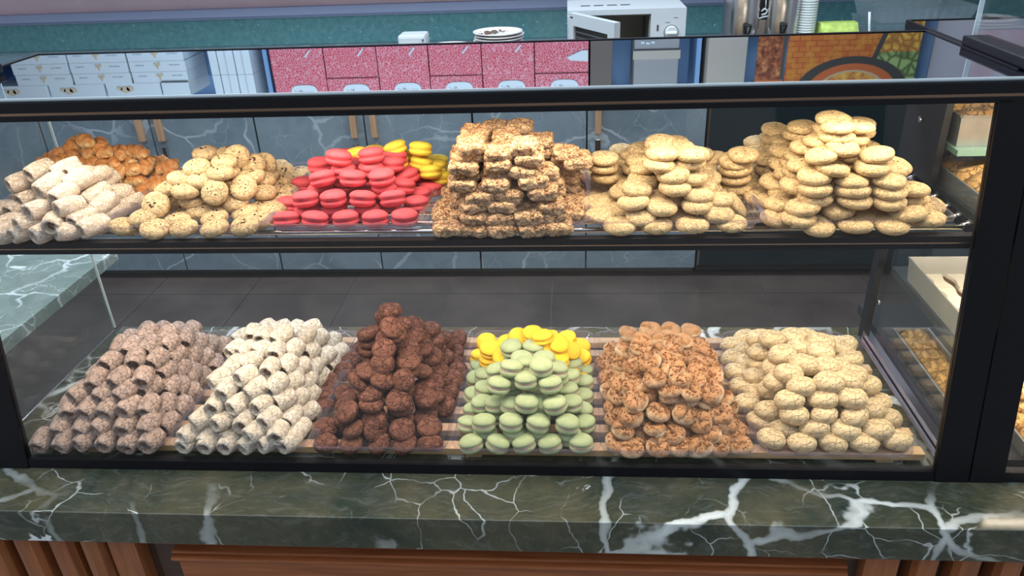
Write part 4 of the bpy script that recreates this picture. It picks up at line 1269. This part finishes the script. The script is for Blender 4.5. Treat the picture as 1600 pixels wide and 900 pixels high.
        [(82,251,703), (123,182,757), (195,153,793), (244,167,772), (273,170,763)],
        [(75,306,703), (89,285,714), (109,243,750), (129,193,774), (151,168,799), (195,185,798), (250,201,770), (272,213,758)],
        [(95,329,722), (114,267,761), (141,219,802), (179,215,791), (202,227,802), (234,231,767), (262,279,765), (272,248,760)]],
        fill=[(107,221,721), (128,341,758), (169,160,777), (169,240,777), (148,281,777), (189,281,777), (230,281,777), (169,321,777), (210,321,777), (251,321,777), (140,224,783), (195,193,780), (144,224,765), (186,110,762), (193,193,761), (231,139,759), (171,167,758), (147,283,758), (189,286,758), (232,285,758), (167,323,758), (213,325,758), (247,324,758), (219,108,758), (255,103,756), (231,234,749), (148,228,746), (261,286,746), (270,172,745), (196,193,742), (145,121,742), (268,250,741), (123,150,741), (231,139,740), (270,220,740), (170,170,740), (144,285,740), (193,291,740), (167,324,740), (212,331,740), (247,328,740), (131,346,739), (110,244,731), (227,240,730), (147,235,728), (212,85,728), (260,294,727), (273,120,727), (183,110,726), (269,179,726), (200,195,724), (144,123,724), (268,252,723), (233,140,722), (267,223,721), (167,173,721), (147,292,721), (190,291,721), (170,331,721), (213,332,721), (245,335,721), (135,346,721), (224,243,711), (145,240,709), (259,299,709), (180,113,708), (273,185,708), (196,196,705), (146,126,705), (294,134,704), (268,259,704), (92,333,703), (231,144,703), (269,224,703), (167,178,703), (143,297,703), (190,295,703), (171,337,703), (209,335,703), (241,338,703), (106,221,703), (133,349,703)]),
    'oval_cookie': dict(rows=[[(362,59,708), (413,50,707), (466,53,707), (520,54,707), (579,58,709)],
        [(355,111,707), (393,86,709), (437,67,726), (489,66,724), (546,67,724), (573,99,723)],
        [(341,166,707), (368,114,729), (403,81,745), (455,81,746), (507,80,743), (542,101,742)],
        [(345,222,707), (368,195,711), (395,95,767), (453,96,769), (503,97,771), (566,133,736)],
        [(343,270,707), (370,224,727), (387,152,765), (417,109,786), (465,113,793), (503,125,788), (547,149,761)],
        [(344,326,707), (371,297,714), (391,194,773), (404,147,788), (436,168,795), (476,168,790), (506,194,775), (523,156,779)],
        [(352,377,707), (378,347,712), (384,266,760), (403,195,799), (447,230,790), (477,207,797), (537,260,768), (538,220,773)],
        [(384,402,710), (388,308,767), (400,258,794), (444,271,790), (475,290,779), (489,246,796), (530,297,759), (563,314,748)]],
        fill=[(386,172,733), (554,219,733), (386,266,733), (434,148,759), (482,148,759), (490,254,770), (443,275,764), (449,238,763), (480,298,752), (504,195,749), (542,220,747), (391,200,746), (490,258,743), (541,262,741), (389,315,741), (439,278,737), (449,243,737), (528,301,733), (430,149,733), (480,149,733), (484,301,726), (502,202,722), (565,317,722), (494,263,717), (540,268,715), (437,281,711), (453,247,710), (569,135,710), (551,219,707), (530,306,707), (425,149,707), (484,154,707), (488,301,707)]),
}

# ------------------------------------------------------------------ clear pastry trays


def clear_tray(label, x0, x1, y0, y1, z0, h=0.020):
    """thin vacuum formed tray: rounded corners, stepped flaring walls, flat rim"""
    bm = bmesh.new()
    rc = 0.022

    def ring(g, z):
        pts = []
        for cx, cy, a0 in ((x1 - rc, y1 - rc, 0), (x0 + rc, y1 - rc, 90), (x0 + rc, y0 + rc, 180), (x1 - rc, y0 + rc, 270)):
            for k in range(7):
                a = R(a0 + 15 * k)
                pts.append(bm.verts.new((cx + (rc + g) * math.cos(a), cy + (rc + g) * math.sin(a), z)))
        return pts
    steps = [(-0.016, 0.0), (-0.013, 0.003), (-0.0125, 0.006), (-0.0095, 0.008), (-0.0090, 0.012), (-0.006, 0.014), (-0.0055, 0.018), (-0.003, h), (0.004, h + 0.001), (0.005, h - 0.003)]
    L = [ring(g, z0 + z) for g, z in steps]
    n = len(L[0])
    for a, b in zip(L, L[1:]):
        for i in range(n):
            bm.faces.new((a[i], a[(i + 1) % n], b[(i + 1) % n], b[i]))
    bm.faces.new(L[0][::-1])
    o = link('clear_tray', to_mesh(bm, 'clear_tray'), 'clear_plastic')
    tag(o, label, 'tray', 'clear plastic pastry trays')
    return o


UZ, LZ = 1.0912, 0.6910
for label, x0, x1 in (('under the sugared rolls', -1.062, -0.808), ('under the cookies with chocolate buttons', -0.800, -0.517), ('under the pink macarons', -0.512, -0.250),
                      ('under the walnut slices', -0.245, 0.033), ('under the seeded cookies', 0.038, 0.317), ('under the tall golden cookie pile', 0.322, 0.610)):
    clear_tray('clear plastic tray on the upper shelf ' + label, x0, x1, 0.103, 0.430, UZ)
for label, x0, x1 in (('cocoa dusted rolls', -1.003, -0.745), ('white powdered rolls', -0.738, -0.476), ('chocolate cookies', -0.468, -0.214),
                      ('green macarons', -0.205, 0.053), ('nut rings', 0.062, 0.333), ('oval cookies', 0.340, 0.592)):
    clear_tray('clear plastic tray on the wooden slats under the ' + label, x0, x1, 0.016, 0.425, LZ)

# ------------------------------------------------------------------ pastry shapes


def bump_shape(bm, amp, freq, seed):
    for v in bm.verts:
        n_ = noise.noise(v.co * freq + Vector((seed * 7.3, seed * 3.1, seed)))
        n2 = noise.noise(v.co * freq * 2.7 + Vector((seed, seed * 5.7, 2)))
        v.co += v.co.normalized() * (n_ + 0.5 * n2) * amp


def cookie(d, t, seed, lx=1.0, amp=0.0011, freq=60, dome=0.72, dent=0.0):
    bm = bmesh.new()
    prof = []
    n = 11
    for i in range(n + 1):
        a = -PI / 2 + PI * i / n
        c, s = math.cos(a), math.sin(a)
        r = d / 2 * abs(c) ** (0.55 if s < 0 else dome)
        z = t / 2 * math.copysign(abs(s) ** (0.9 if s > 0 else 0.75), s)
        if s > 0.85 and dent:
            z -= dent
        prof.append((0 if i in (0, n) else r, z))
    lathe_into(bm, prof, 22)
    for v in bm.verts:
        v.co.x *= lx
    bump_shape(bm, amp, freq, seed)
    return to_mesh(bm, 'cookie', True)


def chunks(name, d, t, n, seed, size, mat, inner=0.75, drop=0.0015, zfun=None):
    """small broken bits pressed into the upper face, one mesh"""
    rr = random.Random(seed)
    bm = bmesh.new()
    for _ in range(n):
        a, q = rr.uniform(0, 2 * PI), math.sqrt(rr.random()) * inner * d / 2
        x, y = q * math.cos(a), q * math.sin(a)
        z = zfun(x, y) if zfun else t / 2 * (max(0.0, 1 - (2 * q / d) ** 2)) ** 0.42
        s = rr.uniform(0.7, 1.3) * size
        rot = Euler((rr.uniform(0, 3), rr.uniform(0, 3), rr.uniform(0, 3))).to_matrix()
        g = bmesh.ops.create_icosphere(bm, subdivisions=1, radius=s)
        st = (rr.uniform(0.7, 1.3), rr.uniform(0.6, 1.0), rr.uniform(0.5, 0.9))
        for v in g['verts']:
            v.co = rot @ Vector((v.co.x * st[0], v.co.y * st[1], v.co.z * st[2])) + Vector((x, y, z - drop))
    me = to_mesh(bm, name)
    me.materials.append(MATS[mat])
    return me


def roll_mesh(rad, length, seed, mat, flap=0.16):
    """rolled dough: barrel with a lapped seam, hollow ends (axis along y)"""
    bm = bmesh.new()
    n, m_ = 22, 10
    prof = [(0.50, -0.30), (0.54, -0.46), (0.66, -0.52), (0.80, -0.50)]
    for i in range(m_ + 1):
        u = i / m_ * 2 - 1
        prof.append((1.0 - 0.13 * abs(u) ** 2.4, u * 0.46))
    prof += [(0.80, 0.50), (0.66, 0.52), (0.54, 0.46), (0.50, 0.30)]
    rings = []
    for r, y in prof:
        ring = []
        for k in range(n):
            a = 2 * PI * k / n
            f_ = k / n
            lap = flap * (1 - f_) * (1 if r > 0.5 else 0.5)
            rr_ = rad * r * (0.94 + lap)
            ring.append(bm.verts.new((rr_ * math.cos(a + 1.9), y * length, rr_ * math.sin(a + 1.9) * 0.95)))
        rings.append(ring)
    for a, b in zip(rings, rings[1:]):
        for k in range(n):
            bm.faces.new((a[k], a[(k + 1) % n], b[(k + 1) % n], b[k]))
    bump_shape(bm, 0.0011, 70, seed)
    bmesh.ops.holes_fill(bm, edges=[e for e in bm.edges if e.is_boundary])
    me = to_mesh(bm, 'roll', True)
    me.materials.append(MATS[mat])
    bm = bmesh.new()
    for sgn in (-1, 1):
        g = bmesh.ops.create_icosphere(bm, subdivisions=2, radius=rad * 0.40)
        for v in g['verts']:
            v.co = Vector((v.co.x, v.co.y * 0.9 + sgn * length * 0.28, v.co.z))
    bump_shape(bm, 0.0009, 150, seed)
    fme = to_mesh(bm, 'filling', True)
    fme.materials.append(MATS['roll_filling'])
    return me, fme


def crescent_mesh(seed):
    bm = bmesh.new()
    n, m_ = 12, 24
    rings = []
    for i in range(m_ + 1):
        u = i / m_ * 2 - 1
        ang = u * R(62)
        c = Vector((0.022 * math.sin(ang), 0.010 - 0.020 * math.cos(ang) + 0.008, 0))
        e = max(0.10, (1 - abs(u) ** 2.4)) ** 0.6
        r = 0.0142 * e * (1 + 0.16 * math.sin(u * 11 + seed))
        tx = Vector((math.cos(ang), math.sin(ang), 0))
        nr = Vector((-tx.y, tx.x, 0))
        rings.append([bm.verts.new(c + nr * r * math.cos(2 * PI * k / n) + Vector((0, 0, r * 0.92 * math.sin(2 * PI * k / n)))) for k in range(n)])
    for a, b in zip(rings, rings[1:]):
        for k in range(n):
            bm.faces.new((a[k], a[(k + 1) % n], b[(k + 1) % n], b[k]))
    bm.faces.new(rings[0][::-1])
    bm.faces.new(rings[-1])
    bump_shape(bm, 0.0012, 120, seed)
    me = to_mesh(bm, 'crescent', True)
    me.materials.append(MATS['crescent_crust'])
    return me


def slab_mesh(lx, ly, lz, seed):
    """lumpy hand cut slice: a swollen slab with pinched cracks along its face"""
    bm = bmesh.new()
    g = bmesh.ops.create_cube(bm, size=1.0)
    bmesh.ops.subdivide_edges(bm, edges=bm.edges[:], cuts=9, use_grid_fill=True)
    for v in bm.verts:
        p = v.co * 2
        q = Vector((math.copysign(abs(p.x) ** 0.9, p.x), math.copysign(abs(p.y) ** 0.9, p.y), p.z))
        rr = (abs(q.x) ** 5 + abs(q.y) ** 5 + abs(q.z) ** 3.2) ** (1 / 4.2)
        k = max(abs(q.x), abs(q.y), abs(q.z)) / max(rr, 1e-5)
        q = q * min(1.0, k * 1.02)
        v.co = Vector((q.x * lx / 2, q.y * ly / 2, q.z * lz / 2))
    for v in bm.verts:
        s = Vector((seed * 3.7, seed, seed * 1.9))
        a = noise.noise(v.co * 75 + s)
        b = abs(noise.noise(v.co * 120 + s * 2))
        d = Vector((v.co.x / lx, v.co.y / ly, v.co.z / lz)).normalized()
        v.co += d * (a * 0.0038 - b * 0.0048 + 0.0016)
    me = to_mesh(bm, 'slab', True)
    me.materials.append(MATS['walnut_dough'])
    return me


def slab_crumbs(lx, ly, lz, n, seed):
    """walnut bits over the upper face and the four sides of a slice, one mesh"""
    rr = random.Random(seed * 13)
    bm = bmesh.new()
    for i in range(n):
        a = rr.uniform(0, 2 * PI)
        if i % 2:
            k = 1 / max(abs(math.cos(a)), abs(math.sin(a))) ** 0.75
            c = Vector((math.cos(a) * lx * 0.47 * k, math.sin(a) * ly * 0.47 * k, rr.uniform(-0.35, 0.35) * lz))
        else:
            q = math.sqrt(rr.random()) * 0.46
            c = Vector((math.cos(a) * lx * q, math.sin(a) * ly * q, lz * 0.47))
        s = rr.uniform(0.0014, 0.0036)
        rot = Euler((rr.uniform(0, 3), rr.uniform(0, 3), rr.uniform(0, 3))).to_matrix()
        g = bmesh.ops.create_icosphere(bm, subdivisions=1, radius=s)
        st = (rr.uniform(0.7, 1.4), rr.uniform(0.6, 1.0), rr.uniform(0.5, 0.9))
        for v in g['verts']:
            v.co = rot @ Vector((v.co.x * st[0], v.co.y * st[1], v.co.z * st[2])) + c
    me = to_mesh(bm, 'walnut_crumbs')
    me.materials.append(MATS['nut_crumb'])
    return me


def ring_mesh(R0, r0, seed):
    """coiled ring: two turns of dough rope, open in the middle"""
    bm = bmesh.new()
    n, m_ = 9, 34
    rings = []
    for i in range(m_ + 1):
        u = i / m_
        a = u * 2 * PI * 1.28 + seed
        rad = R0 * (1.0 - 0.10 * u)
        z = 0.004 * (u - 0.5) * 2
        c = Vector((rad * math.cos(a), rad * math.sin(a), z))
        nr = Vector((math.cos(a), math.sin(a), 0))
        r = r0 * (1 + 0.10 * math.sin(a * 3 + seed)) * (0.75 if i in (0, m_) else 1)
        rings.append([bm.verts.new(c + nr * r * 1.08 * math.cos(2 * PI * k / n) + Vector((0, 0, r * 0.92 * math.sin(2 * PI * k / n)))) for k in range(n)])
    for a, b in zip(rings, rings[1:]):
        for k in range(n):
            bm.faces.new((a[k], a[(k + 1) % n], b[(k + 1) % n], b[k]))
    bm.faces.new(rings[0][::-1])
    bm.faces.new(rings[-1])
    bump_shape(bm, 0.0008, 120, seed)
    me = to_mesh(bm, 'nut_ring', True)
    me.materials.append(MATS['ring_dough'])
    return me


def macaron_meshes(d, t, shell, cream, seed):
    hs = t * 0.44

    def wob(a, z):
        return 1 + 0.012 * math.sin(3 * a + seed) + 0.008 * math.sin(7 * a + seed * 2)
    out = []
    bm = bmesh.new()
    prof = [(0, hs), (d * 0.13, hs * 0.985), (d * 0.26, hs * 0.93), (d * 0.36, hs * 0.81), (d * 0.44, hs * 0.62), (d * 0.485, hs * 0.40), (d * 0.495, hs * 0.22), (d * 0.478, hs * 0.16), (d * 0.488, hs * 0.07), (d * 0.465, 0.0), (0, 0)]
    lathe_into(bm, prof, 28, wob)
    top = to_mesh(bm, 'shell', True)
    top.materials.append(MATS[shell])
    bm = bmesh.new()
    lathe_into(bm, [(0, -t * 0.08), (d * 0.44, -t * 0.08), (d * 0.462, 0), (d * 0.44, t * 0.08), (0, t * 0.08)], 26, wob)
    mid = to_mesh(bm, 'filling', True)
    mid.materials.append(MATS[cream])
    return top, mid


V = {}
V['sugared_roll'] = [roll_mesh(0.0170, 0.048, s, 'dough_sugared') for s in (1, 2, 3)]
V['cocoa_roll'] = [roll_mesh(0.0190, 0.041, s, 'dough_cocoa') for s in (4, 5, 6)]
V['powdered_roll'] = [roll_mesh(0.0182, 0.041, s, 'dough_powdered') for s in (7, 8, 9)]
V['nut_crescent'] = [(crescent_mesh(s), None) for s in (1, 2, 3)]


def with_mat(me, mat):
    me.materials.append(MATS[mat])
    return me


V['button_cookie'] = [(with_mat(cookie(0.049, 0.0225, s), 'dough_cream'), chunks('chocolate_bits', 0.049, 0.0225, 7, s, 0.0030, 'chocolate_bit', 0.42)) for s in (1, 2, 3)]
V['seeded_cookie'] = [(with_mat(cookie(0.053, 0.0185, s, dome=0.6, amp=0.0014), 'dough_seeded'), chunks('seeds', 0.053, 0.0185, 16, s, 0.0016, 'nut_crumb', 0.62)) for s in (4, 5, 6)]
V['golden_cookie'] = [(with_mat(cookie(0.055, 0.0175, s, dome=0.6, amp=0.0014), 'dough_golden'), chunks('chocolate_bits', 0.055, 0.0175, 9, s, 0.0023, 'chocolate_bit', 0.5)) for s in (7, 8, 9)]
V['chocolate_cookie'] = [(with_mat(cookie(0.047, 0.0210, s, amp=0.0014), 'dough_chocolate'), None) for s in (10, 11, 12)]
V['oval_cookie'] = [(with_mat(cookie(0.041, 0.0300, s, lx=1.32, dome=0.62, amp=0.0012), 'dough_oval'), None) for s in (13, 14, 15)]
V['walnut_slice'] = [(slab_mesh(0.047, 0.046, 0.0185, s), slab_crumbs(0.047, 0.046, 0.0185, 46, s)) for s in (1, 2, 3, 4)]
V['nut_ring'] = [(ring_mesh(0.0122, 0.0100, s), chunks('nut_crumbs', 0.040, 0.018, 60, s, 0.0019, 'nut_crumb', 1.0, 0.0, lambda x, y: 0.0120 - 90 * (math.hypot(x, y) - 0.0122) ** 2)) for s in (1, 2, 3)]
MAC = {'pink_macaron': macaron_meshes(0.0465, 0.0290, 'pink_shell', 'pink_cream', 1),
       'lemon_macaron': macaron_meshes(0.0435, 0.027, 'lemon_shell', 'yellow_cream', 2),
       'green_macaron': macaron_meshes(0.0445, 0.0310, 'green_shell', 'rose_cream', 3),
       'yellow_macaron': macaron_meshes(0.0440, 0.0270, 'yellow_shell', 'yellow_cream', 4)}
MT = {'pink_macaron': 0.0290, 'lemon_macaron': 0.027, 'green_macaron': 0.0310, 'yellow_macaron': 0.0270}
PART = {'sugared_roll': 'filling', 'cocoa_roll': 'filling', 'powdered_roll': 'filling', 'button_cookie': 'chocolate_bits', 'seeded_cookie': 'seeds',
        'golden_cookie': 'chocolate_bits', 'walnut_slice': 'walnut_crumbs', 'nut_ring': 'nut_crumbs'}
# name: (words for the piece, words for the pile, category)
WORDS = {
    'sugared_roll': ('sugar-dusted cookie roll', 'upper left pile', 'cookie'),
    'nut_crescent': ('glazed brown nut crescent', 'pile behind the sugared rolls', 'cookie'),
    'button_cookie': ('pale chocolate-topped cookie', 'upper shelf pile', 'cookie'),
    'pink_macaron': ('pink macaron', 'upper shelf pile', 'macaron'),
    'lemon_macaron': ('pale yellow macaron', 'pile behind the pink ones', 'macaron'),
    'walnut_slice': ('lumpy walnut slice', 'upper shelf stack', 'cookie'),
    'seeded_cookie': ('seeded butter cookie', 'upper shelf mound', 'cookie'),
    'golden_cookie': ('thin golden cookie', 'tallest pile', 'cookie'),
    'cocoa_roll': ('cocoa-dusted cookie roll', 'lower left pile', 'cookie'),
    'powdered_roll': ('white powdered cookie roll', 'lower level pile', 'cookie'),
    'chocolate_cookie': ('brown chocolate cookie', 'lower level pile', 'cookie'),
    'green_macaron': ('green macaron', 'lower level pile', 'macaron'),
    'yellow_macaron': ('deep yellow macaron', 'pile behind the green ones', 'macaron'),
    'nut_ring': ('nut-sprinkled ring cookie', 'lower level pile', 'cookie'),
    'oval_cookie': ('cracked oval cookie', 'lower right pile', 'cookie'),
}
AXIS = {'sugared_roll': (-25, 12, 1), 'cocoa_roll': (-8, 12, 13), 'powdered_roll': (-22, 12, 2)}


def put(kind, x, y, z, flag, rnd, hidden=False):
    loc = Vector((x / 1000, y / 1000, z / 1000))
    if kind in AXIS:
        a, sp, pit = AXIS[kind]
        q = Matrix.Rotation(R(a + rnd.gauss(0, sp)), 3, 'Z') @ Matrix.Rotation(R(pit + rnd.gauss(0, 7)), 3, 'X') @ Matrix.Rotation(R(rnd.gauss(0, 25)), 3, 'Y')
        if flag == 'f':
            q = Matrix.Rotation(R(-20), 3, 'Z') @ Matrix.Rotation(R(-10), 3, 'X')
    else:
        spin = rnd.uniform(0, 360)
        if kind == 'walnut_slice':
            spin = rnd.gauss(0, 9) + 90 * rnd.randint(0, 3)
        elif kind == 'oval_cookie':
            spin = rnd.gauss(-4, 14)
        tx, ty = rnd.gauss(5, 5), rnd.gauss(0, 6)
        if kind in ('chocolate_cookie', 'nut_ring', 'nut_crescent', 'yellow_macaron'):
            tx, ty = rnd.gauss(14, 14), rnd.gauss(0, 14)
        if kind in ('seeded_cookie', 'golden_cookie', 'walnut_slice'):
            tx, ty = rnd.gauss(4, 4), rnd.gauss(0, 4)
        if kind in ('pink_macaron', 'lemon_macaron', 'green_macaron'):
            tx, ty = rnd.gauss(-9, 5), rnd.gauss(0, 6)
        if flag == 'f':
            tx, ty = 52 + rnd.gauss(0, 6), rnd.gauss(0, 10)
        if flag == 'l':
            tx, ty = 10, 52
        if hidden:
            tx, ty = rnd.gauss(0, 3), rnd.gauss(0, 3)
        q = Matrix.Rotation(R(tx), 3, 'X') @ Matrix.Rotation(R(ty), 3, 'Y') @ Matrix.Rotation(R(spin), 3, 'Z')
    e = q.to_euler()
    if kind in MAC:
        top, mid = MAC[kind]
        t = MT[kind]
        o = bpy.data.objects.new(kind, None)
        COL.objects.link(o)
        o.empty_display_size = 0.02
        o.location = loc - q @ Vector((0, 0, t / 2))
        o.rotation_euler = e
        a = link('shell', top, None, o, (0, 0, t * 0.56))
        link('filling', mid, None, o, (0, 0, t * 0.5))
        b = link('shell', top, None, o, (0, 0, t * 0.44))
        b.rotation_euler = (PI, 0, rnd.uniform(0, 6))
    else:
        vv = V[kind][rnd.randrange(len(V[kind]))]
        o = link(kind, vv[0], None, None, loc)
        o.rotation_euler = e
        s = rnd.uniform(0.95, 1.05)
        o.scale = (s, s, s * rnd.uniform(0.96, 1.04))
        if vv[1] is not None and not (hidden and kind in ('nut_ring', 'walnut_slice')):
            c = link(PART[kind], vv[1], None, o, (0, 0, 0))
    return o


def build_heaps():
    rnd = random.Random(11)
    for kind, h in HEAPS.items():
        what, pile, cat = WORDS[kind]
        group = what + 's of the ' + pile
        for ri, row in enumerate(h['rows']):
            for ci, p in enumerate(row):
                o = put(kind, p[0], p[1], p[2], p[3] if len(p) > 3 else '', rnd)
                if len(row) == 1:
                    lab = 'lone ' + what + ' in the ' + ORD[ri] + ' row up, ' + pile
                else:
                    lab = ORD[ci] + ' ' + what + ' from left, ' + ORD[ri] + ' row up, ' + pile
                tag(o, lab, cat, group)
        for p in h['fill']:
            o = put(kind, p[0], p[1], p[2], '', rnd, True)
            tag(o, what + ' packed behind the outermost ones, ' + pile, cat, group)


build_heaps()
